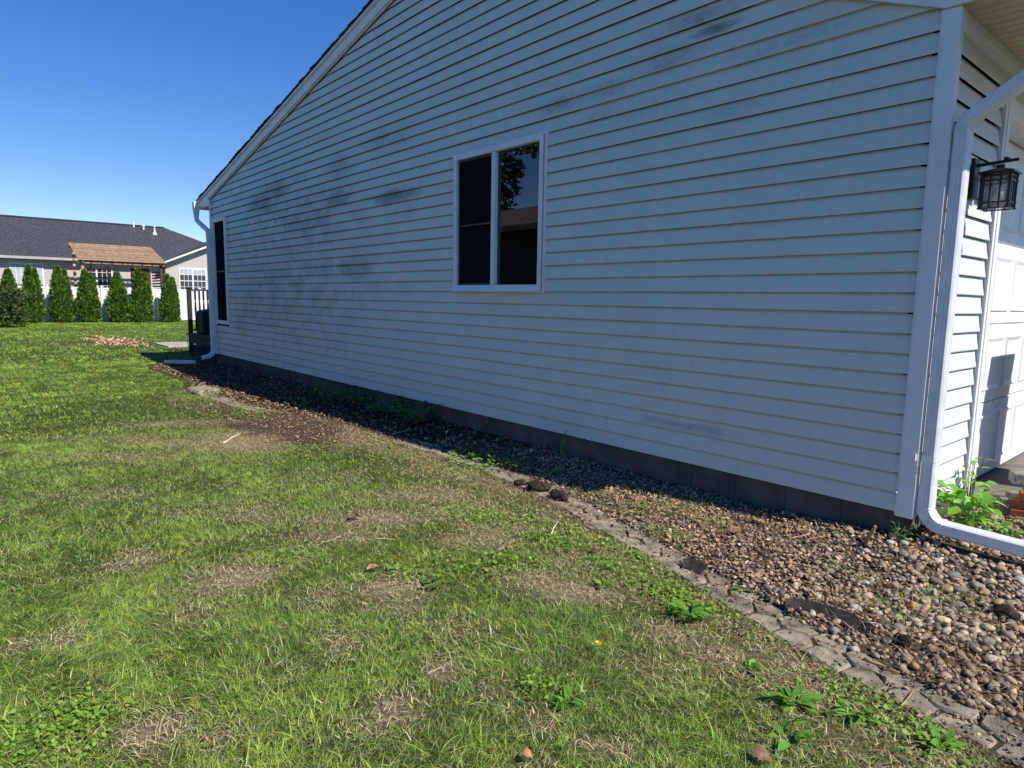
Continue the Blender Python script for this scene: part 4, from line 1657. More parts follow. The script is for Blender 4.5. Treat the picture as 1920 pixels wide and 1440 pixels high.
# dry clippings lying flat over the lawn's worn spots and the bed
x, y = sample_view(260000, 1.8, 9.0)
k = on_lawn(x, y)
x, y = x[k], y[k]
dr = dryness(x, y)
k = RNG.random(len(x)) < np.clip(dr * 1.1 - .08, .09, 1) * (1 - .85 * soil_cover(x, y))
x, y = x[k], y[k]
n = len(x)
col = np.array([.74, .61, .36]) * RNG.uniform(.4, 1.15, (n, 1)) * np.stack([np.ones(n), RNG.uniform(.85, 1.1, n), RNG.uniform(.7, 1.1, n)], 1)
q1 = blades(x, y, ground_z(x, y) + RNG.uniform(.002, .022, n), RNG.uniform(.008, .036, n), RNG.uniform(.0016, .0042, n), RNG.uniform(0, 6.28, n), RNG.uniform(1.3, 2.4, n), col, 2)
V, T, Q, C = q1
V = V.copy()
st = np_mesh('dry_clippings', V, T, LITTERM, None, C, False, Q)
tag(st, 'straw coloured dry grass clippings strewn over the worn lawn', 'clippings', kind='stuff')

# leaf litter, chips and crumbs in the shaded mulch and along the edging
def litter(n, x0, x1, ymin_off, ymax, size, palette, keep=None):
    x = RNG.uniform(x0, x1, n); y = RNG.uniform(-2.2, 0.0, n)
    g = -edge_gap(x, y)
    k = (g > ymin_off) & (y < ymax)
    if keep is not None:
        k &= keep(x, y)
    x, y = x[k], y[k]
    n = len(x)
    P = np.stack([x, y, np.where(-edge_gap(x, y) > .1, bed_z(x, y) + np.where(x > -3.6, .010, 0), ground_z(x, y)) + RNG.uniform(.002, .016, n)], 1)
    c_ = palette[RNG.integers(0, len(palette), n)] * RNG.uniform(.5, 1.2, (n, 1))
    L = RNG.uniform(*size, n)
    v, t, cc = leaves(P, RNG.uniform(0, 6.28, n), RNG.normal(.1, .35, n), L, L * RNG.uniform(.3, .75, n), c_, RNG.normal(0, .6, n), RNG.uniform(-.3, .5, n).mean())
    return v, t, None, cc


BROWN = 1.25 * np.array([(.13, .082, .05), (.20, .125, .075), (.085, .058, .04), (.26, .165, .095), (.16, .12, .085), (.30, .20, .12)])
PALE = 1.35 * np.array([(.36, .24, .14), (.30, .21, .13), (.42, .31, .20), (.24, .15, .09), (.34, .19, .10)])
V, T, Q, C = join([litter(26000, -15.4, -3.0, .04, -.0, (.018, .055), BROWN),
                   litter(9000, -15.4, -3.0, -.02, -.25, (.015, .045), PALE, lambda x, y: RNG.random(len(x)) < np.clip(1 - (-edge_gap(x, y) - .1) / .5, .08, 1)),
                   litter(30000, -4.4, 1.6, .1, -.02, (.010, .045), PALE, lambda x, y: (fbm(x * 2.2, y * 2.2, 41) > .46) & (RNG.random(len(x)) < np.clip(.35 - .25 * x, .15, 1))),
                   litter(30000, -9.5, 1.6, -.75, -.2, (.008, .028), np.concatenate([BROWN, PALE]), lambda x, y: (edge_gap(x, y) > -.12) & (RNG.random(len(x)) < .15 + .8 * bareness(x, y)))])
def needles(n, cx_, cy_, rx_, ry_, pal):
    x = RNG.normal(cx_, rx_, n); y = RNG.normal(cy_, ry_, n)
    k = (y < -.02) & (-edge_gap(x, y) > .1) | (edge_gap(x, y) > .1)
    x, y = x[k], y[k]
    n = len(x)
    z = np.where(-edge_gap(x, y) > .05, bed_z(x, y), ground_z(x, y)) + RNG.uniform(.008, .03, n)
    return blades(x, y, z, RNG.uniform(.02, .075, n), RNG.uniform(.002, .005, n), RNG.uniform(0, 6.28, n), RNG.uniform(1.6, 2.6, n), pal[RNG.integers(0, len(pal), n)] * RNG.uniform(.5, 1.2, (n, 1)), 2)


nd = []
for (u, v, n, r_) in [(1310, 960, 420, .22), (1400, 990, 320, .2), (1540, 1005, 260, .16), (1250, 950, 260, .2), (1180, 960, 260, .22), (1100, 930, 300, .25), (1790, 1230, 420, .16), (1700, 1200, 300, .14), (1850, 1180, 300, .16), (1640, 1150, 260, .2),
                      (1450, 1060, 220, .25), (1880, 1300, 240, .12), (1760, 1290, 220, .12), (1000, 905, 260, .25), (930, 880, 240, .3), (1000, 985, 260, .2), (900, 945, 260, .3), (720, 960, 200, .3), (1230, 1150, 160, .15), (1340, 1000, 200, .12)]:
    p_ = G(u, v, .05)
    nd.append(needles(n // 2, p_[0], p_[1], r_ * 1.7, r_ * 1.2, PALE if n % 40 else BROWN * 1.3))
GREENN = np.array([(.20, .34, .05), (.30, .42, .08), (.13, .25, .04), (.42, .42, .15)])
for (u, v, n, r_) in [(1240, 955, 160, .12), (1290, 952, 160, .12), (1220, 990, 110, .10), (1262, 1003, 110, .09), (1650, 1145, 90, .08), (1745, 1142, 80, .08), (1345, 985, 90, .08), (1180, 950, 110, .14), (1090, 925, 120, .16), (1590, 1090, 50, .08), (1800, 1140, 60, .08), (930, 875, 260, .22), (890, 866, 200, .2)]:
    p_ = G(u, v, .05)
    nd.append(needles(n, p_[0], p_[1], r_ * 1.2, r_ * .8, GREENN))
V2, T2, Q2, C2 = join(nd)
o2 = len(V)
V = np.concatenate([V, V2]); C = np.concatenate([C, C2]); T = np.concatenate([T, T2 + o2, (Q2[:, [0, 1, 2]] + o2), (Q2[:, [0, 2, 3]] + o2)])
li = np_mesh('leaf_litter', V, T, LITTERM, None, C)
tag(li, 'brown leaf litter and wood chips over the shaded mulch bed', 'litter', kind='stuff')
# bare dirt spot out on the far lawn
x, y = RNG.normal(-23.0, 1.0, 2600), RNG.normal(-.45, .28, 2600)
n = len(x)
P = np.stack([x, y, ground_z(x, y) + RNG.uniform(.01, .07, n)], 1)
L = RNG.uniform(.04, .11, n)
v, t, cc = leaves(P, RNG.uniform(0, 6.28, n), RNG.normal(.1, .4, n), L, L * .6, PALE[RNG.integers(0, 5, n)] * RNG.uniform(.7, 1.25, (n, 1)), RNG.normal(0, .6, n))
tag(np_mesh('leaf_pile', v, t, LITTERM, None, cc), 'low tan heap of dead leaves out on the lawn before the deck', 'leaf pile', kind='stuff')

# low broadleaf weeds in the lawn and along the edging
def weed_field(n, fun):
    x, y = fun(n)
    n = len(x)
    P = np.stack([x, y, ground_z(x, y) + RNG.uniform(.008, .045, n)], 1)
    L = RNG.uniform(.009, .026, n) * (1 + .5 * (fbm(x, y, 51) - .5))
    t = RNG.random((n, 1))
    col = (np.array([.14, .27, .03]) * (1 - t) + np.array([.32, .46, .075]) * t) * RNG.uniform(.7, 1.2, (n, 1))
    v, tr_, c_ = leaves(P, RNG.uniform(0, 6.28, n), RNG.normal(.3, .35, n), L, L * RNG.uniform(.55, .9, n), col, RNG.normal(0, .35, n))
    return v, tr_, None, c_


def along_edge(n):
    s_ = RNG.uniform(0, EL, n)
    t_ = -HW - np.abs(RNG.normal(.06, .16, n)) - .01
    pts = np.array([edge_pt(a, b_) for a, b_ in zip(s_, t_)])
    x, y = pts[:, 0], pts[:, 1]
    k = (fbm(x * 2.6, y * 2.6, 55) + .35 * (fbm(x * 9, y * 9, 56) - .5) > .55) & ~((x > -7.2) & (x < -4.9) & (y > -1.5))
    return x[k], y[k]


def spots(n):
    xs, ys = [], []
    for (u, v, r_, w) in [(1000, 985, .35, 3), (850, 965, .3, 3), (920, 975, .25, 2), (1060, 1020, .25, 2), (960, 1060, .2, 1.5), (600, 850, .45, 3), (560, 855, .4, 2), (690, 860, .4, 2), (430, 785, .8, 3), (340, 790, .7, 2), (480, 775, .5, 2.5),
                          (540, 775, .4, 2), (410, 745, .35, 2.5), (240, 735, 1.4, 3), (300, 730, 1.2, 3), (350, 715, .9, 3), (120, 1370, .2, 1.5), (60, 1420, .25, 2), (150, 1350, .12, 1), (760, 1080, .15, .8), (880, 1075, .2, 1), (1010, 1290, .1, .8),
                          (1150, 1070, .18, 1.5), (1230, 1110, .16, 1.5), (1300, 1140, .14, 1.5), (530, 1055, .12, .5), (215, 815, .6, 1.5), (1640, 1330, .15, .8), (1720, 1400, .15, .8), (1120, 1020, .2, 1), (850, 890, .3, 1), (770, 855, .3, 1.2), (900, 880, .25, 1)]:
        p_ = G(u, v)
        m_ = int(n * w / 60)
        xs.append(RNG.normal(p_[0], r_ * .6, m_)); ys.append(RNG.normal(p_[1], r_ * .45, m_))
    x, y = np.concatenate(xs), np.concatenate(ys)
    k = edge_gap(x, y) > .05
    return x[k], y[k]


V, T, Q, C = join([weed_field(7000, along_edge), weed_field(9500, spots)])
we = np_mesh('lawn_weeds', V, T, GREENS, None, C)
tag(we, 'bright green clover and broadleaf weeds creeping through the lawn edge', 'weeds', kind='stuff')


# ------------------------------------------------------------------ single plants
def plant(name, label, loc, n, L, height, spread, up=(.1, .9), col=(.09, .2, .03), stems=True, group=None, width=.5, rosette=False, seed=1):
    global RNG
    keep_rng = RNG
    RNG = np.random.default_rng(seed)
    t = thing(name, label, 'plant', tuple(map(float, loc)), group)
    ang = RNG.uniform(0, 6.28, n)
    hgt = np.zeros(n) + .01 if rosette else RNG.uniform(.25, 1, n) * height
    rad = RNG.uniform(.05, .3, n) * spread if rosette else RNG.uniform(.25, 1, n) * spread * (.4 + .6 * hgt / max(height, 1e-3))
    P = np.stack([loc[0] + np.cos(ang) * rad, loc[1] + np.sin(ang) * rad, loc[2] + hgt], 1)
    LL = L * RNG.uniform(.6, 1.15, n)
    cc = 1.6 * np.array(col) * RNG.uniform(.65, 1.3, (n, 1)) * np.stack([RNG.uniform(.85, 1.3, n), np.ones(n), RNG.uniform(.8, 1.2, n)], 1)
    v, tr_, c_ = leaves(P, ang + RNG.normal(0, .4, n), RNG.uniform(*up, n), LL, LL * width * RNG.uniform(.8, 1.2, n), cc, RNG.normal(0, .35, n), .35)
    np_mesh('leaves', v, tr_, GREENS, t, c_)
    if stems:
        mb = MB()
        for k in range(min(n, 26)):
            a = np.array(loc) + np.array([RNG.normal(0, .01), RNG.normal(0, .01), -.01])
            e = P[k]
            mid_ = (a + e) / 2 + np.array([0, 0, .15 * height])
            mid_[:2] = a[:2] * .65 + e[:2] * .35
            mb.tube([tuple(a), tuple(mid_), tuple(e)], [.003, .0022, .0014], 5)
        build('stem', mb, STEM, t)
    RNG = keep_rng
    return t


def gp(u, v):
    p_ = on_ground(u, v)
    return (p_[0], p_[1], float(ground_z(p_[0], p_[1])))


cp = (0.30, 0.33, gz0 - .01)
plant('leafy_weed', 'tall bright leafy weed growing behind the downspout foot', cp, 130, .098, .36, .20, (-.3, .6), (.13, .29, .03), seed=3, width=.55)
plant('leafy_weed', 'low leafy weed sprawling over the downspout extension by the bricks', (.42, .42, gz0 - .01), 60, .06, .13, .22, (-.2, .7), (.11, .26, .03), seed=4, width=.6)
plant('leafy_weed', 'slender weed with lit leaves in front of the garage door casing', (.16, .95, gz0 + .0), 14, .085, .42, .08, (-.2, .5), (.16, .31, .03), seed=5, width=.55)
plant('weed_sprout', 'small weed sprout tucked under the corner board', (.06, -.07, gz0 - .03), 26, .035, .12, .07, (-.1, .8), (.08, .17, .03), seed=6, width=.6)
p = gp(1045, 892)
plant('seedling', 'lone upright seedling with pointed leaves beside the soil clods', p, 6, .085, .07, .02, (.55, 1.25), (.15, .27, .07), seed=8, width=.36)
for i, (u, v, n, L, lab) in enumerate([(1490, 1322, 26, .10, 'large lawn weed with broad jagged leaves beside spilled pebbles'), (1290, 1160, 30, .085, 'dense broadleaf weed clump pressed against the paver edging'),
                                       (1600, 1345, 14, .09, 'weed with long narrow leaves below the half buried pavers'), (1060, 1320, 16, .07, 'flat dandelion rosette surrounded by thin lawn grass'),
                                       (815, 1105, 14, .07, 'dandelion rosette next to a straw coloured bare spot'), (1400, 1255, 14, .07, 'floppy weed with pale leaves against the edging'),
                                       (1760, 1400, 16, .08, 'long leaved weed lying along the outer paver row'), (1480, 1400, 12, .07, 'young weed with upright leaves out in the lawn'),
                                       (1130, 1100, 18, .055, 'small leafy weed by a bare patch near the pavers'), (1390, 1110, 16, .05, 'little weed growing out of the gravel beside the pavers')]):
    plant('lawn_weed', lab, gp(u, v), n, L, .06, .07, (.1, .75), (.085, .20, .025), stems=False, rosette=(i % 3 != 1), seed=20 + i, width=.42)
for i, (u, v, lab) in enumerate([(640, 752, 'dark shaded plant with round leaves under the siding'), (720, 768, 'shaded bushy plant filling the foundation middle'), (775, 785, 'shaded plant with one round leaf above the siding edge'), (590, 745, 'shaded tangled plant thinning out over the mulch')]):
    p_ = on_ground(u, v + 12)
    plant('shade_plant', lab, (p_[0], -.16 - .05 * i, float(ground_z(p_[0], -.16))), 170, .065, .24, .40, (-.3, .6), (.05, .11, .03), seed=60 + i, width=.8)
p_ = on_ground(517, 712)
plant('vine_sprout', 'thin vine sprout standing up against the lowest board', (p_[0], -.06, float(ground_z(p_[0], -.06))), 9, .06, .36, .05, (-.2, .5), (.05, .11, .03), seed=70)
p_ = on_ground(1047, 858)
plant('vine_sprout', 'small dark sprout reaching over the foundation edge', (p_[0], -.05, float(ground_z(p_[0], -.05))), 10, .035, .26, .035, (-.2, .6), (.06, .13, .03), seed=71)
for i, (u, v, lab) in enumerate([(410, 742, 'clump of bright weeds around the edging end stone'), (560, 762, 'bright little weeds at the mulch edge'), (935, 880, 'sunlit grassy weeds at the shadow line'), (870, 868, 'low weeds lit at the edge of the house shadow')]):
    plant('weed_clump', lab, gp(u, v), 70, .045, .10, .25, (0, .8), (.11, .22, .03), stems=False, seed=80 + i)
# dandelion flower
p_ = gp(1120, 1228)
df = thing('dandelion', 'single yellow dandelion flower in the lawn', 'flower', p_)
mb = MB()
mb.tube([p_, (p_[0], p_[1], p_[2] + .055)], [.002, .002], 6)
build('stem', mb, STEM, df)
mb = MB()
for k in range(16):
    an = k * 2 * math.pi / 16
    for (r_, zz) in ((.017, .058), (.011, .064)):
        a2 = an + (.2 if r_ < .015 else 0)
        c_ = Vector((p_[0], p_[1], p_[2] + .054))
        e = Vector((p_[0] + math.cos(a2) * r_, p_[1] + math.sin(a2) * r_, p_[2] + zz))
        s_ = Vector((-math.sin(a2), math.cos(a2), 0)) * .002
        mb.add([c_, e - s_, e + s_], [(0, 1, 2)])
build('petals', mb, YELLOW, df)

# ------------------------------------------------------------------ sticks, strips, clods, fallen leaves
def stick(label, u0, v0, u1, v1, r_, mat=TWIG, group=None, name='twig', lift=0.0, seed=0):
    a, b_ = on_ground(u0, v0, .012), on_ground(u1, v1, .012 + lift)
    rs_ = random.Random(seed + int(u0 * 7 + v0))
    n = 6
    pts, rad = [], []
    L = float(np.linalg.norm(b_ - a))
    for k in range(n + 1):
        t = k / n
        q = a + (b_ - a) * t
        w = math.sin(math.pi * t)
        pts.append((q[0] + rs_.uniform(-.03, .03) * L * w, q[1] + rs_.uniform(-.03, .03) * L * w, q[2] + rs_.uniform(-.01, .05) * L * w * .5 + r_ * .3))
        rad.append(r_ * (1 - .45 * t) * rs_.uniform(.85, 1.15))
    mb = MB()
    c0 = Vector(pts[0])
    mb.tube([Vector(q) - c0 for q in pts], rad, 7)
    if L > .2:
        q = Vector(pts[3]) - c0
        e = q + Vector((rs_.uniform(-.06, .06), rs_.uniform(-.06, .06), .015))
        mb.tube([q, e], [r_ * .5, r_ * .25], 5)
    ob = build(name, mb, mat, None, smooth=True)
    ob.location = c0
    return tag(ob, label, 'stick', group)


for (a, b_, c_, d, r_, lab) in [
        (1307, 946, 1375, 942, .0035, 'straight thin twig pointing into the wall shadow beyond the root'), (1125, 981, 1168, 970, .004, 'pale bent twig across the gravel below the seedling'),
        (1158, 976, 1182, 994, .003, 'dark hair thin twig forking from the pale bent twig'), (1610, 1200, 1652, 1195, .0035, 'reddish twig at the low end of the long edging strip'),
        (1562, 1118, 1672, 1181, .006, 'long brown twig lying parallel above the long edging strip'), (1777, 1188, 1822, 1147, .006, 'tan twig leaning beside the smooth tan oblong stone'),
        (1850, 1158, 1886, 1139, .006, 'reddish twig resting on the soil clump near the big stones'), (1844, 1178, 1902, 1167, .004, 'slim brown twig just below the soil clump'),
        (1620, 1236, 1687, 1262, .007, 'pale stick running along the inner side of the pavers'), (1717, 1272, 1760, 1281, .005, 'short pale stick in the gravel close to the bridging twig'),
        (1845, 1311, 1886, 1303, .004, 'thin tan twig above the pale curved root piece'), (1717, 1197, 1825, 1223, .004, 'long thin twig crossing from the grassy clod to the driftwood'),
        (1730, 1205, 1790, 1240, .003, 'very thin twig just beneath the long crossing twig'), (1600, 1090, 1612, 1070, .004, 'short upright looking twig in the middle of the gravel'),
        (1200, 960, 1215, 950, .003, 'tiny twig stub near the foundation shadow'), (1240, 985, 1262, 992, .003, 'small twig between the root and the seedling'),
        (1090, 1005, 1130, 1006, .0025, 'black wiry twig lying over the pavers'), (1480, 1010, 1530, 1000, .005, 'tan twig leading to the upright stump'),
        (1500, 1015, 1560, 1004, .004, 'orange brown twig beside the one leading to the stump'), (1850, 1235, 1880, 1225, .004, 'short twig next to the chunky driftwood'),
        (1270, 940, 1290, 965, .003, 'thin twig ending at the head of the thick root'), (1880, 1220, 1918, 1224, .004, 'dark twig on big stones beyond the driftwood')]:
    stick(lab, a, b_, c_, d, r_, group='twigs on the gravel bed')
for (a, b_, c_, d, r_, lab) in [
        (917, 1172, 921, 1196, .006, 'short bleached stick standing in the lawn grass'), (927, 1204, 983, 1221, .004, 'long thin bleached stick flat in the lawn grass'),
        (1001, 1038, 1018, 1052, .004, 'small pale stick among weeds near the bark strip'), (960, 978, 985, 970, .004, 'pale curved stick by the paver weeds'),
        (700, 1010, 740, 1012, .004, 'pale twig on the worn straw patch'), (560, 850, 600, 862, .004, 'thin stick in the weeds below the soil patch'),
        (640, 1005, 590, 1025, .003, 'arched pale grass stalk beside the worn patch'), (800, 1265, 830, 1250, .003, 'bleached stick end in a bare spot of thin grass')]:
    stick(lab, a, b_, c_, d, r_, PALEW, group='sticks in the lawn')
stick('thick brown root lying across the gravel near the foundation', 1288, 970, 1347, 1014, .016, TWIG, None, 'root')
stick('bone pale forked stick on the soil patch', 418, 832, 452, 813, .016, PALEW, None, 'branch')
stick('pale stick standing out of the lawn beside the pavers', 1031, 1006, 1046, 978, .007, PALEW, None, 'twig', .06)
stick('flat brown bark strip on the worn lawn', 930, 1033, 970, 1024, .013, TWIG, None, 'bark_strip')
stick('brown twig bridging the outer pavers', 1682, 1330, 1715, 1295, .005, TWIG, None, 'twig', .01)
stick('pale curved root piece beside the pavers', 1832, 1312, 1868, 1334, .013, PALEW, None, 'root')
stick('chunky brown driftwood piece among the big stones', 1797, 1228, 1826, 1266, .026, TWIG, None, 'driftwood')
stick('grey twig poking from the mulch shadow', 735, 815, 762, 808, .010, PALEW, None, 'twig')
stick('bleached curved twig at the mulch shadow line', 786, 829, 812, 836, .008, PALEW, None, 'twig')
stick('broken woody stump upright near the house corner', 1622, 1022, 1641, 988, .014, TWIG, None, 'stump', .16)
stick('stubby broken branch beside the upright stump', 1612, 1012, 1636, 1040, .012, BARK, None, 'branch')


def strip(name, label, pts, width, mat):
    """curled flat plastic strip: pixel path on the ground"""
    P = [on_ground(u, v, .02) for u, v in pts]
    c0 = Vector(P[0])
    mb = MB()
    vs, fs = [], []
    for i, q in enumerate(P):
        t = Vector(P[min(i + 1, len(P) - 1)]) - Vector(P[max(i - 1, 0)])
        sd = Vector((-t.y, t.x, 0)).normalized()
        w = width * (.55 + .45 * math.sin(math.pi * (i + .4) / len(P)))
        for (a, zz) in ((-1, -.012), (1, .032)):
            vs.append(Vector(q) - c0 + sd * (w / 2 * a) + Vector((0, 0, zz)))
    for i in range(len(P) - 1):
        fs.append((2 * i, 2 * i + 1, 2 * i + 3, 2 * i + 2))
    mb.add(vs, fs)
    ob = build(name, mb, mat, None)
    ob.location = c0
    md = ob.modifiers.new('thick', 'SOLIDIFY')
    md.thickness = .007
    return tag(ob, label, 'edging strip')


strip('edging_strip', 'long curved black edging strip half buried in gravel', [(1472, 1138), (1500, 1139), (1535, 1148), (1575, 1160), (1610, 1176), (1636, 1190)], .07, RUBBER)
strip('edging_strip', 'short dark edging scrap touching the pavers', [(1280, 1060), (1293, 1062), (1308, 1067), (1320, 1073)], .075, RUBBER)


def lump(name, label, u, v, size, mat, seed, cat, scale=(1, .7, .55)):
    p_ = on_ground(u, v, .02)
    V = lumpy(I2, seed, .22) * np.array(scale) * size
    V = V * (1 + np.random.default_rng(seed).normal(0, .03, (len(V), 1)))
    me = bpy.data.meshes.new(name)
    me.from_pydata([tuple(q) for q in V], [], [tuple(map(int, f)) for f in F2])
    me.polygons.foreach_set('use_smooth', [True] * len(me.polygons))
    ob = link_mesh(name, me, mat)
    ob.location = p_ + np.array([0, 0, size * .2])
    ob.rotation_euler = (0, 0, seed * 1.3)
    return tag(ob, label, cat)


lump('soil_clod', 'dark crumbly soil clod resting on the paver edge', 1008, 918, .10, CLOD, 3, 'clod')
lump('soil_clod', 'dark reddish clod with roots next to the crumbly one', 1048, 934, .085, CLOD, 5, 'clod')
lump('soil_clod', 'grey brown clod at the upper end of the clods', 975, 908, .05, CLOD, 8, 'clod')
lump('soil_clod', 'black grassy clod among twigs on the gravel', 1697, 1207, .05, CLOD, 9, 'clod')
lump('soil_clod', 'dark soil clump under the sticks near the big stones', 1885, 1152, .06, CLOD, 12, 'clod')
lump('orange_stone', 'round orange stone standing out of the gravel', 1710, 1138, .027, ORANGE, 14, 'stone', (1, .9, .85))
lump('tan_stone', 'smooth tan oblong stone beside a twig', 1767, 1166, .035, PALEW, 15, 'stone', (1, .7, .55))


def fallen_leaf(label, u, v, L, seed):
    p_ = on_ground(u, v, .02)
    r2 = np.random.default_rng(seed)
    mb = MB()
    n = 9
    vs, fs = [], []
    for i in range(n):
        t = i / (n - 1)
        w = L * .38 * math.sin(math.pi * min(1, t * 1.02 + .02)) ** .7 * (1 + .25 * (i % 2))
        zc = .02 * math.sin(t * 3.1) + r2.uniform(0, .006)
        for a in (-1, 0, 1):
            vs.append((t * L - L / 2, a * w, zc + (abs(a) * L * .16) + r2.uniform(-.004, .004)))
    for i in range(n - 1):
        for j in (0, 1):
            k = i * 3 + j
            fs.append((k, k + 3, k + 4, k + 1))
    mb.add(vs, fs)
    ob = build('fallen_leaf', mb, DRYLEAF, None, smooth=True)
    ob.location = p_
    ob.rotation_euler = (r2.uniform(-.2, .2), r2.uniform(-.2, .2), r2.uniform(0, 6.28))
    return tag(ob, label, 'leaf', 'fallen leaves')


for i, (u, v, L, lab) in enumerate([(1423, 1424, .075, 'curled tan oak leaf lying at the edge of the grass'), (700, 1070, .07, 'small orange brown leaf on a thin spot of lawn'), (1118, 1035, .06, 'brown leaf among weeds near the pavers'),
                                    (665, 972, .08, 'dead leaf on the straw colored worn lawn'), (985, 1425, .05, 'little brown leaf low in the thin grass'), (1755, 1225, .06, 'rusty leaf on pebbles below the clod'), (1820, 1130, .07, 'flat brown leaf between river stones'),
                                    (1380, 1000, .09, 'torn rust brown leaf by the root'), (1420, 980, .09, 'crumpled brown leaf near the foundation shadow'), (880, 838, .10, 'rust colored leaf lit at the shadow edge'), (560, 822, .08, 'dry leaf on the bare soil heap')]):
    fallen_leaf(lab, u, v, L, 100 + i)

# ------------------------------------------------------------------ deck behind the house
deck = thing('deck', 'dark weathered wooden deck with turned balusters behind the house', 'deck', (-16.0, 2.0, 0))
DZ = Z0 + .26
DX0, DX1, DY0, DY1 = -17.6, -14.1, .36, 4.6
k = 0
y = DY0
while y < DY1:
    mb = MB()
    mb.box(DX0 - .06, DX1, y - .05, min(y + .135, DY1) - .05, DZ - .035, DZ)
    build('deck_board', mb, DECKW, deck)
    y += .14
mb = MB()
mb.box(DX0, DX1, DY0, DY0 + .04, DZ - .25, DZ - .037)
mb.box(DX0, DX0 + .04, DY0 + .04, DY1, DZ - .25, DZ - .037)
mb.box(DX1 - .06, DX1 - .02, DY0 + .04, DY1, DZ - .25, DZ - .037)
build('rim_joist', mb, DECKW, deck)
# crossing lattice strips below the rim
for k in range(18):
    for s_ in (-1, 1):
        mb = MB()
        x0_ = DX0 + .05 + k * .2
        mb.bar((x0_, DY0 + .012 + (.006 if s_ > 0 else 0), -.02), (x0_ + s_ * .28, DY0 + .012 + (.006 if s_ > 0 else 0), DZ - .252), .03, .006, (0, 1, 0))
        build('lattice_strip', mb, DECKW, deck)
PO = []
for (px_, py_) in ((DX0 + .05, DY0 + .04), (DX0 + .05, 2.4), (DX0 + .05, DY1 - .1)):
    mb = MB()
    mb.box(px_ - .05, px_ + .05, py_ - .05, py_ + .05, -.1, Z0 + 1.46)
    post = build('rail_post', mb, DECKR, deck)
    mb = MB()
    mb.box(px_ - .07, px_ + .07, py_ - .07, py_ + .07, Z0 + 1.4605, Z0 + 1.50)
    build('post_cap', mb, DECKR, post)
mb = MB()
mb.box(DX0 + .01, DX0 + .09, DY0 + .09, DY1 - .15, Z0 + 1.40, Z0 + 1.44)
build('top_rail', mb, DECKR, deck)
mb = MB()
mb.box(DX0 + .02, DX0 + .08, DY0 + .09, DY1 - .15, DZ + .08, DZ + .12)
build('bottom_rail', mb, DECKR, deck)
y = DY0 + .19
BAL = None
while y < DY1 - .2:
    mb = MB()
    zz0, zz1 = DZ + .121, Z0 + 1.399
    h_ = zz1 - zz0
    zs = [0, .22, .26, .32, .45, .55, .68, .74, .78, 1]
    rr_ = [.026, .026, .015, .022, .028, .028, .022, .015, .026, .026]
    if BAL is None:
        mb.tube([(0, 0, t * h_) for t in zs], rr_, 8)
        bo_ = build('baluster', mb, DECKR, None)
        bo_.parent = deck
        BAL = bo_
    else:
        bo_ = BAL.copy()
        COL.objects.link(bo_)
    bo_.location = (DX0 + .05 + 16.0, y - 2.0, zz0)
    y += .105
# step on the open side
mb = MB()
mb.box(-18.55, -17.72, .62, 1.6, -.05, .17)
build('step', mb, DECKW, deck, bevel=.01)
# covered grill on the deck
gr_ = thing('covered_grill', 'black covered barbecue grill behind the deck balusters', 'grill', (-17.1, 1.25, DZ))
prof = [(-.75, 0), (-.75, .55), (-.70, .62), (-.45, .66), (-.36, .86), (-.15, .97), (.15, .97), (.36, .86), (.45, .66), (.70, .62), (.75, .55), (.75, 0)]
mb = MB()
mb.prism([(1.25 + a, DZ + .002 + b_) for a, b_ in prof], 'x', -17.4, -16.8)
build('cover', mb, simple('grill_cover', (.012, .012, .013), .6, .2, 5), gr_, bevel=.03)
# concrete pad
mb = MB()
mb.box(-21.9, -20.0, .40, 1.35, -.05, .035)
tag(build('stepping_slab', mb, simple('pale_slab', (.42, .36, .29), .9, .2, 5), None, bevel=.01), 'pale concrete slab lying in the lawn before the deck', 'slab')

# ------------------------------------------------------------------ white fence
FA, FB = np.array([-42.0, -4.2]), np.array([-39.4, 9.6])
fence = thing('vinyl_fence', 'long white vinyl privacy fence behind the row of arborvitae', 'fence', ((FA[0] + FB[0]) / 2, (FA[1] + FB[1]) / 2, 0))
fd = (FB - FA) / np.linalg.norm(FB - FA)
FL = np.linalg.norm(FB - FA)
npan = 6
offs = 1.02
step = 2.44
s = -offs
while s < FL:
    a, b_ = FA + fd * s, FA + fd * (s + step)
    mb = MB()
    mb.box(a[0] - .065, a[0] + .065, a[1] - .065, a[1] + .065, -.2, Z0 + 1.62)
    post = build('fence_post', mb, VINYLW, fence)
    mb = MB()
    c_ = (a[0], a[1])
    mb.add([(c_[0] - .08, c_[1] - .08, Z0 + 1.621), (c_[0] + .08, c_[1] - .08, Z0 + 1.621), (c_[0] + .08, c_[1] + .08, Z0 + 1.621), (c_[0] - .08, c_[1] + .08, Z0 + 1.621), (c_[0], c_[1], Z0 + 1.69)],
           [(3, 2, 1, 0), (0, 1, 4), (1, 2, 4), (2, 3, 4), (3, 0, 4)])
    build('post_cap', mb, VINYLW, post)
    p0, p1 = a + fd * .066, b_ - fd * .066
    nb = 14
    for k in range(nb):
        q0, q1 = p0 + (p1 - p0) * (k / nb), p0 + (p1 - p0) * ((k + .97) / nb)
        mb = MB()
        mb.bar((q0[0], q0[1], Z0 + .66), (q1[0], q1[1], Z0 + .66), .02, 1.64)
        build('fence_board', mb, VINYLW, fence)
    for zz in (-.16, 1.53):
        mb = MB()
        mb.bar((p0[0], p0[1], Z0 + zz), (p1[0], p1[1], Z0 + zz), .045, .10)
        build('fence_rail', mb, VINYLW, fence)
    s += step


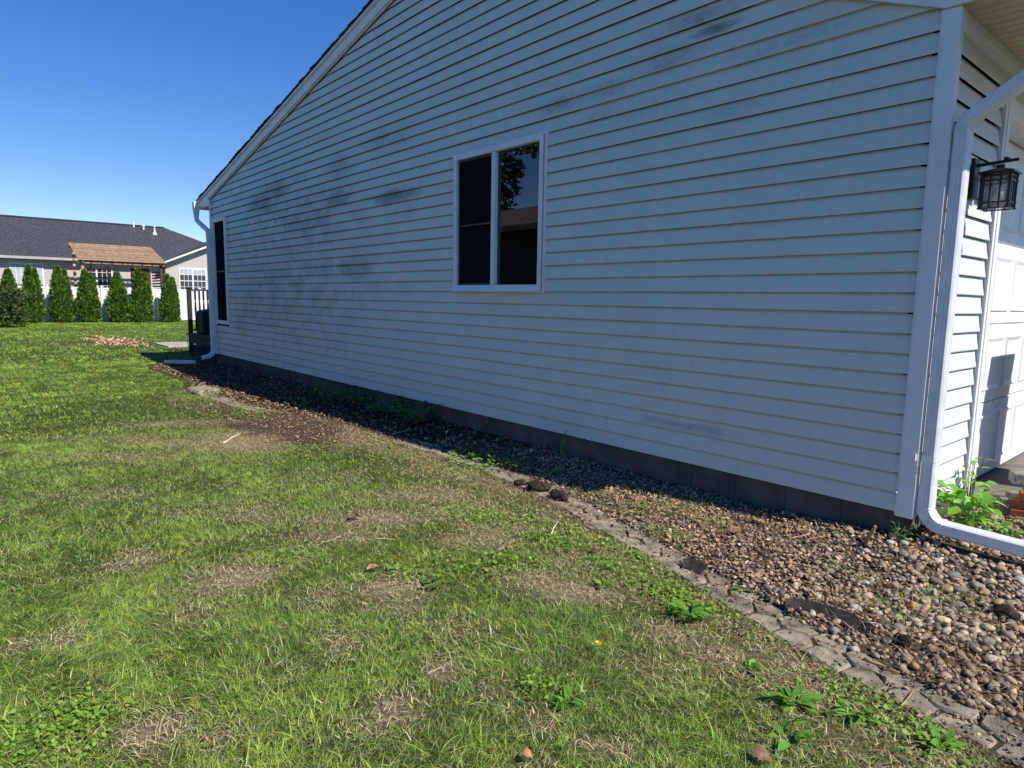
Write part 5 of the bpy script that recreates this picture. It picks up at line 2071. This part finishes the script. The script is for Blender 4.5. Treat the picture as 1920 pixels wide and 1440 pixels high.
# ------------------------------------------------------------------ arborvitae and bush
def arborvitae(label, x, y, H, W, peaks, seed):
    global RNG
    keep_rng = RNG
    RNG = np.random.default_rng(seed)
    t = thing('arborvitae', label, 'tree', (x, y, 0), 'arborvitae along the fence')
    V, T, C, o = [], [], [], 0
    for (dy, hh, ww, n) in peaks:
        n = int(n)
        zz = RNG.random(n)
        ph = RNG.uniform(0, 6.28, n)
        prof = np.where(zz < .22, .80 + .20 * (zz / .22) ** .5, 1.0 * (1 - .93 * ((zz - .22) / .78) ** 1.7))
        prof = np.maximum(prof, .03)
        r_ = ww * prof * (.86 + .2 * RNG.random(n)) * (1 + .10 * np.sin(ph * 3 + zz * 9 + seed) + .06 * np.sin(ph * 7 - zz * 17))
        P = np.stack([x + np.cos(ph) * r_, y + dy + np.sin(ph) * r_, .04 + zz * hh * .97], 1)
        cl = fbm(ph * 1.6 + seed, zz * 7, seed)
        col = np.array([.11, .20, .03]) * (.45 + 1.35 * cl[:, None]) * RNG.uniform(.7, 1.35, (n, 1))
        light = RNG.random(n) < .14
        col[light] = np.array([.26, .34, .055]) * RNG.uniform(.8, 1.3, (light.sum(), 1))
        L = RNG.uniform(.09, .17, n)
        v, tt, c_ = leaves(P, ph + RNG.normal(0, .5, n), RNG.uniform(.5, 1.35, n), L, L * .6, col, RNG.normal(0, .8, n), .1)
        V.append(v); T.append(tt + o); C.append(c_)
        o += len(v)
    cr = np_mesh('crown', np.concatenate(V), np.concatenate(T), FARLEAF, t, np.concatenate(C))
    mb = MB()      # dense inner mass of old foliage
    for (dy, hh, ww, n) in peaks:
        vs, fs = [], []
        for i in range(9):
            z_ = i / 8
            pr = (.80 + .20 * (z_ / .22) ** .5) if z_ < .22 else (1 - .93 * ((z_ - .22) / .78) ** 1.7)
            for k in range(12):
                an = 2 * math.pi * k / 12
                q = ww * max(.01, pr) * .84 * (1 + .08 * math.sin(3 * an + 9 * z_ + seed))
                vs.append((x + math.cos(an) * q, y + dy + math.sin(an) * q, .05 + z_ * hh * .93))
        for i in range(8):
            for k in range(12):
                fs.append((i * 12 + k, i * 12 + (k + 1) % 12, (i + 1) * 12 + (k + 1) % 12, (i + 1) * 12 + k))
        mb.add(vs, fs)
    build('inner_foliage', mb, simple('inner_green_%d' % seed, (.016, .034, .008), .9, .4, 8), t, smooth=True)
    mb = MB()
    mb.tube([(x, y, -.1), (x + .02, y, H * .5)], [.06, .03], 8)
    build('trunk', mb, BARK, t)
    RNG = keep_rng


for i, (u, top, wpx, lab, pk) in enumerate([
        (22, 506, 56, 'arborvitae mostly hidden behind the round leafy bush', 1),
        (64, 497, 48, 'twin topped arborvitae next to the round bush, before the sliding window', 2),
        (118, 499, 50, 'arborvitae in front of the bare siding between two neighbour windows', 2),
        (168, 507, 53, 'arborvitae below the pergola front post and double window', 2),
        (224, 511, 49, 'wide arborvitae in front of the middle of the pergola', 1),
        (268, 504, 45, 'two peaked arborvitae before the dark slatted pergola screen', 2),
        (320, 515, 45, 'lone rounded arborvitae closest to the deck railing', 2)]):
    base = np.array([-40.2 + .0 * i, 0])
    X_ = -40.0 + .17 * i
    b_ = PX(u, 600, X_)
    tp = PX(u, top, X_)
    W_ = (.74 + .06 * ((i * 7) % 3)) * float(np.linalg.norm(PX(u - wpx / 2, 590, X_) - PX(u + wpx / 2, 590, X_))) / 2
    H_ = float(tp[2])
    if pk == 1:
        peaks = [(0, H_, W_, 3400)]
    else:
        peaks = [(-.10 * W_ * 2, H_, W_ * .80, 2900), (.20 * W_ * 2, H_ * .93, W_ * .62, 1800)]
    arborvitae(lab, X_, float(b_[1]), H_, W_, peaks, 200 + i)


def leafy_crown(t, name, blobs, n, L, base, hi, seed, mat):
    global RNG
    keep_rng = RNG
    RNG = np.random.default_rng(seed)
    w = np.array([b_[3] ** 3 for b_ in blobs]); w /= w.sum()
    V, T, C, o = [], [], [], 0
    for (bx__, by__, bz__, br), ww in zip(blobs, w):
        m_ = max(20, int(n * ww))
        d = RNG.normal(size=(m_, 3)); d /= np.linalg.norm(d, axis=1)[:, None]
        r_ = br * RNG.uniform(.35, 1.05, m_) ** .45
        P = np.array([bx__, by__, bz__]) + d * r_[:, None] * np.array([1, 1, .85])
        P = P[P[:, 2] > .08]
        m_ = len(P)
        k = RNG.random((m_, 1))
        col = (np.array(base) * (1 - k) + np.array(hi) * k) * RNG.uniform(.65, 1.25, (m_, 1))
        LL = L * RNG.uniform(.6, 1.3, m_)
        v, tt, c_ = leaves(P, RNG.uniform(0, 6.28, m_), RNG.normal(.1, .6, m_), LL, LL * .6, col, RNG.normal(0, .6, m_))
        V.append(v); T.append(tt + o); C.append(c_)
        o += len(v)
    ob = np_mesh(name, np.concatenate(V), np.concatenate(T), mat, t, np.concatenate(C))
    RNG = keep_rng
    return ob


bush = thing('round_bush', 'big round leafy shrub with purplish tips at the lawn side', 'shrub', (-35.3, -2.75, 0))
rs = random.Random(33)
blobs = []
for k in range(34):
    an, r_ = rs.uniform(0, 6.28), rs.uniform(.2, 1.5)
    z_ = rs.uniform(.3, 1.75)
    q = math.sqrt(max(.05, 1 - ((z_ - .75) / 1.2) ** 2))
    blobs.append((-35.3 + math.cos(an) * r_ * q, -2.7 + math.sin(an) * r_ * q * 1.15, z_, rs.uniform(.26, .42)))
leafy_crown(bush, 'crown', blobs, 7500, .10, (.035, .075, .02), (.13, .17, .055), 9, FARLEAF)
mb = MB()
for k in range(12):
    an = k * .55
    mb.tube([(-35.3 + .1 * math.cos(an), -2.7 + .1 * math.sin(an), -.05), (-35.3 + .5 * math.cos(an), -2.7 + .5 * math.sin(an), .7), (-35.3 + .8 * math.cos(an), -2.7 + .8 * math.sin(an), 1.4)], [.025, .018, .008], 6)
build('branches', mb, BARK, bush)

# ------------------------------------------------------------------ neighbour house behind the fence
nh = thing('neighbour_house', 'low tan house with a long charcoal roof behind the fence', 'house', (-52, 3, 0))
NX = -49.0
EZ = Z0 + 3.38          # eave
mb = MB()
mb.box(NX - 9.6, NX, -18.0, 7.6, -.2, EZ)
build('wall', mb, NSIDE, nh)
RX, RZ = -54.2, Z0 + 6.27
mb = MB()
xe0, xe1, ye0, ye1, yr1 = NX + .42, NX - 10.4, -18.6, 14.2, 8.35
mb.add([(xe0, ye0, EZ + .05), (xe0, ye1, EZ + .05), (xe1, ye1, EZ + .05), (xe1, ye0, EZ + .05), (RX, ye0, RZ), (RX, yr1, RZ),
        (xe0, ye0, EZ - .02), (xe0, ye1, EZ - .02), (xe1, ye1, EZ - .02), (xe1, ye0, EZ - .02)],
       [(0, 1, 5, 4), (1, 2, 5), (2, 3, 4, 5), (3, 0, 4), (0, 6, 7, 1), (1, 7, 8, 2), (2, 8, 9, 3), (3, 9, 6, 0), (6, 9, 8, 7)])
nroof = build('roof', mb, SHING_N, nh)
mb = MB()
mb.prism([(RX - .18, RZ - .06), (RX, RZ + .05), (RX + .18, RZ - .06), (RX, RZ - .02)], 'y', -18.6, 8.35)
build('ridge_cap', mb, simple('ridge_dark', (.02, .021, .025), .9, .2, 5), nroof)
mb = MB()
mb.box(NX + .425, NX + .55, -18.6, 6.65, EZ - .10, EZ + .05)
build('gutter', mb, GREYG, nh)
mb = MB()
mb.box(NX + .005, NX + .42, -18.6, 6.65, EZ - .08, EZ - .05)
build('soffit', mb, GREYG, nh)
# gable wing that faces the yard
GW0, GW1, GP = 6.75, 15.5, 11.1
wx = NX + .5
sl = .42
gz_ = lambda y: EZ + .02 + sl * (y - GW0) if y < GP else EZ + .02 + sl * (GW1 - y)
mb = MB()
mb.prism([(GW0 + .25, -.2), (GW1 - .25, -.2), (GW1 - .25, EZ), (GP, gz_(GP)), (GW0 + .25, EZ + .05)], 'x', NX - 4, wx)
build('gable_wall', mb, NSIDE, nh)
mb = MB()
mb.prism([(GW0 - .12, EZ - .1), (GP, gz_(GP) + .0), (GP, gz_(GP) + .10), (GW0 - .12, EZ + .0)], 'x', -56, wx + .42)
mb.prism([(GW1 + .12, EZ - .1), (GW1 + .12, EZ + .0), (GP, gz_(GP) + .10), (GP, gz_(GP) + .0)], 'x', -56, wx + .42)
build('gable_roof', mb, SHING_N, nh)
mb = MB()
mb.prism([(GW0 - .12, EZ - .13), (GP, gz_(GP) - .05), (GP, gz_(GP) + .085), (GW0 - .12, EZ - .015)], 'x', wx + .421, wx + .46)
build('rake_board', mb, TRIM, nh)
mb = MB()
mb.prism([(GW0 - .1, EZ - .16), (GP, gz_(GP) - .07), (GP, gz_(GP) - .02), (GW0 - .1, EZ - .105)], 'x', wx + .003, wx + .42)
build('rake_soffit', mb, GREYG, nh)
PANE = simple('far_glass', (.03, .032, .04), .08, .2, 2, spec=.6)
BLIND = simple('far_blind', (.42, .46, .44), .8, .1, 3)
n_w = 0


def far_window(x, y0, y1, z0, z1, cols, blind, double=True, label=None):
    mb = MB()
    mb.box(x, x + .05, y0, y1, z0, z1)
    w = build('window', mb, TRIM, nh)
    if label:
        w['label'] = label
    units = 2 if double else 1
    uw = (y1 - y0 - .10) / units
    for k in range(units):
        a = y0 + .07 + k * (uw + .03)
        b_ = a + uw - .07
        zm = (z0 + z1) / 2
        for (za, zb_, bl) in ((zm + .03, z1 - .07, blind), (z0 + .07, zm - .03, 0)):
            mb = MB()
            mb.box(x + .051, x + .056, a, b_, za, zb_)
            pn = build('pane', mb, PANE, w)
            if bl:
                mb = MB()
                mb.box(x + .0565, x + .059, a, b_, za + (zb_ - za) * (1 - bl), zb_)
                build('blind', mb, BLIND, w)
            mb = MB()
            for c_ in range(1, cols):
                yy = a + (b_ - a) * c_ / cols
                mb.box(x + .0595, x + .066, yy - .012, yy + .012, za, zb_)
            mb.box(x + .0595, x + .0655, a, b_, (za + zb_) / 2 - .012, (za + zb_) / 2 + .012)
            build('grille', mb, TRIM, w)


far_window(wx, 7.82, 9.62, Z0 + 1.35, Z0 + 3.1, 3, .5, label='white double window with grilles in the gable wing')
far_window(NX, 2.12, 3.92, Z0 + 1.3, Z0 + 3.08, 3, .25, label='white double window under the pergola')
far_window(NX, -1.5, .2, Z0 + .2, Z0 + 3.05, 3, .95, label='white sliding door window with pale blinds')
far_window(NX, -6.5, -4.9, Z0 + 1.3, Z0 + 3.08, 3, .4)
for i, (y, x, h_, kind) in enumerate([(6.28, -53.9, .34, 0), (6.85, -53.6, .34, 1), (7.45, -53.0, .50, 2)]):
    zz = EZ + .05 + (RZ - EZ - .05) * (NX + .42 - x) / (NX + .42 - RX)
    mb = MB()
    mb.tube([(x, y, zz - .1), (x, y, zz + h_)], [.06, .06] if kind != 2 else [.05, .05], 10)
    if kind == 1:
        mb.tube([(x, y, zz + h_ - .12), (x, y, zz + h_ - .02)], [.12, .10], 10)
    if kind == 2:
        mb.tube([(x, y, zz - .12), (x, y, zz + .22)], [.19, .05], 10)
        mb.tube([(x, y, zz + h_), (x, y, zz + h_ + .06)], [.10, .08], 10)
    build('vent_pipe', mb, METALW, nroof)

# ------------------------------------------------------------------ pergola
PA, PB = -43.6, -46.8
PY0, PY1 = 1.45, 5.75
pg = thing('pergola', 'cedar pergola with a sloping slatted roof against the neighbour house', 'pergola', ((PA + PB) / 2, 3.5, 0))
PZf, PZb = Z0 + 3.18, Z0 + 4.22
for (x_, y_) in ((PA, PY0 + .1), (PA, PY1 - .12), (PB, PY0 + .1), (PB, PY1 - .12)):
    mb = MB()
    zt_ = PZf - .10 if x_ == PA else PZb - .14
    mb.box(x_ - .07, x_ + .07, y_ - .07, y_ + .07, 0, zt_)
    build('post', mb, CEDARD if y_ > 3 else CEDAR, pg)
for (x_, z_) in ((PA, PZf - .21), (PB, PZb - .26)):
    mb = MB()
    mb.box(x_ - .115, x_ - .0705, PY0 - .1, PY1 + .1, z_, z_ + .2)
    build('beam', mb, CEDAR, pg)
nr = 9
for k in range(nr):
    y = PY0 + .02 + k * (PY1 - PY0 - .04) / (nr - 1)
    mb = MB()
    mb.bar((PA + .3, y, PZf - .04 - .06), (PB - .2, y, PZb + .02 - .06), .045, .13)
    build('rafter', mb, CEDARD, pg)
nb = 15
for k in range(nb):
    t = k / (nb - 1)
    x = PA + .3 + (PB - .2 - PA - .3) * t
    z = PZf - .04 + (PZb + .02 - PZf + .04) * t + .03
    mb = MB()
    mb.bar((x, PY0 - .12, z), (x, PY1 + .12, z), .15, .022, (.29, 0, .96))
    build('roof_slat', mb, CEDAR, pg)
for k in range(9):
    zz = Z0 + 1.2 + k * .17
    mb = MB()
    mb.box(-45.9, PA - .1, PY1 - .15, PY1 - .12, zz, zz + .09)
    build('screen_slat', mb, CEDARD, pg)
for y in (PY0 + .9, PY0 + 1.8):
    mb = MB()
    mb.box(PB + .1, PB + .14, y, y + .05, Z0 + 1.0, PZb - .3)
    build('screen_upright', mb, CEDARD, pg)
mb = MB()
mb.box(-46.75, -46.70, PY1 - 1.2, PY1 - .2, 0, Z0 + 2.9)
build('back_panel', mb, CEDARD, pg)

# ------------------------------------------------------------------ what the window mirrors: the house and tree across the side yard
rh = thing('neighbour_house', 'brown roofed house across the side yard mirrored in the window', 'house', (-20, -17, 0))
mb = MB()
mb.box(-31, -8.5, -18, -8.7, -.2, 3.6)
build('wall', mb, simple('brown_wall', (.11, .10, .09), .8, .15, 2), rh)
mb = MB()
mb.add([(-31.6, -8.0, 3.72), (-7.9, -8.0, 3.72), (-7.9, -18.6, 3.72), (-31.6, -18.6, 3.72), (-26.5, -13.3, 5.25), (-14.5, -13.3, 5.25),
        (-31.6, -8.0, 3.56), (-7.9, -8.0, 3.56), (-7.9, -18.6, 3.56), (-31.6, -18.6, 3.56)],
       [(0, 1, 5, 4), (1, 2, 5), (2, 3, 4, 5), (3, 0, 4), (0, 6, 7, 1), (1, 7, 8, 2), (2, 8, 9, 3), (3, 9, 6, 0), (6, 9, 8, 7)])
build('roof', mb, SHING_B, rh)
TX, TY = -30.3, -20.0
rt = thing('yard_tree', 'leafy shade tree behind the brown roof mirrored in the window', 'tree', (TX, TY, 0))
mb = MB()
mb.tube([(TX, TY, -.1), (TX + .1, TY, 3.5), (TX - .1, TY, 7.5)], [.26, .2, .1], 10)
for (dx, dy, dz) in ((1.6, .5, 8.2), (-1.5, -.6, 8.5), (.4, 1.6, 9.0), (-.4, -1.5, 9.2)):
    mb.tube([(TX + .05, TY, 3.8), (TX + dx * .5, TY + dy * .5, 6.2), (TX + dx, TY + dy, dz)], [.1, .07, .02], 7)
build('trunk', mb, BARK, rt)
rs = random.Random(51)
blobs = []
for k in range(60):
    an, r_ = rs.uniform(0, 6.28), rs.uniform(.3, 2.7)
    z_ = rs.uniform(5.0, 12.5)
    blobs.append((TX + math.cos(an) * r_ + (3.2 if z_ > 9.6 else 0), TY + math.sin(an) * r_, z_, rs.uniform(.5, 1.0)))
leafy_crown(rt, 'crown', blobs, 9000, .30, (.06, .12, .02), (.17, .24, .05), 19, FARLEAF)
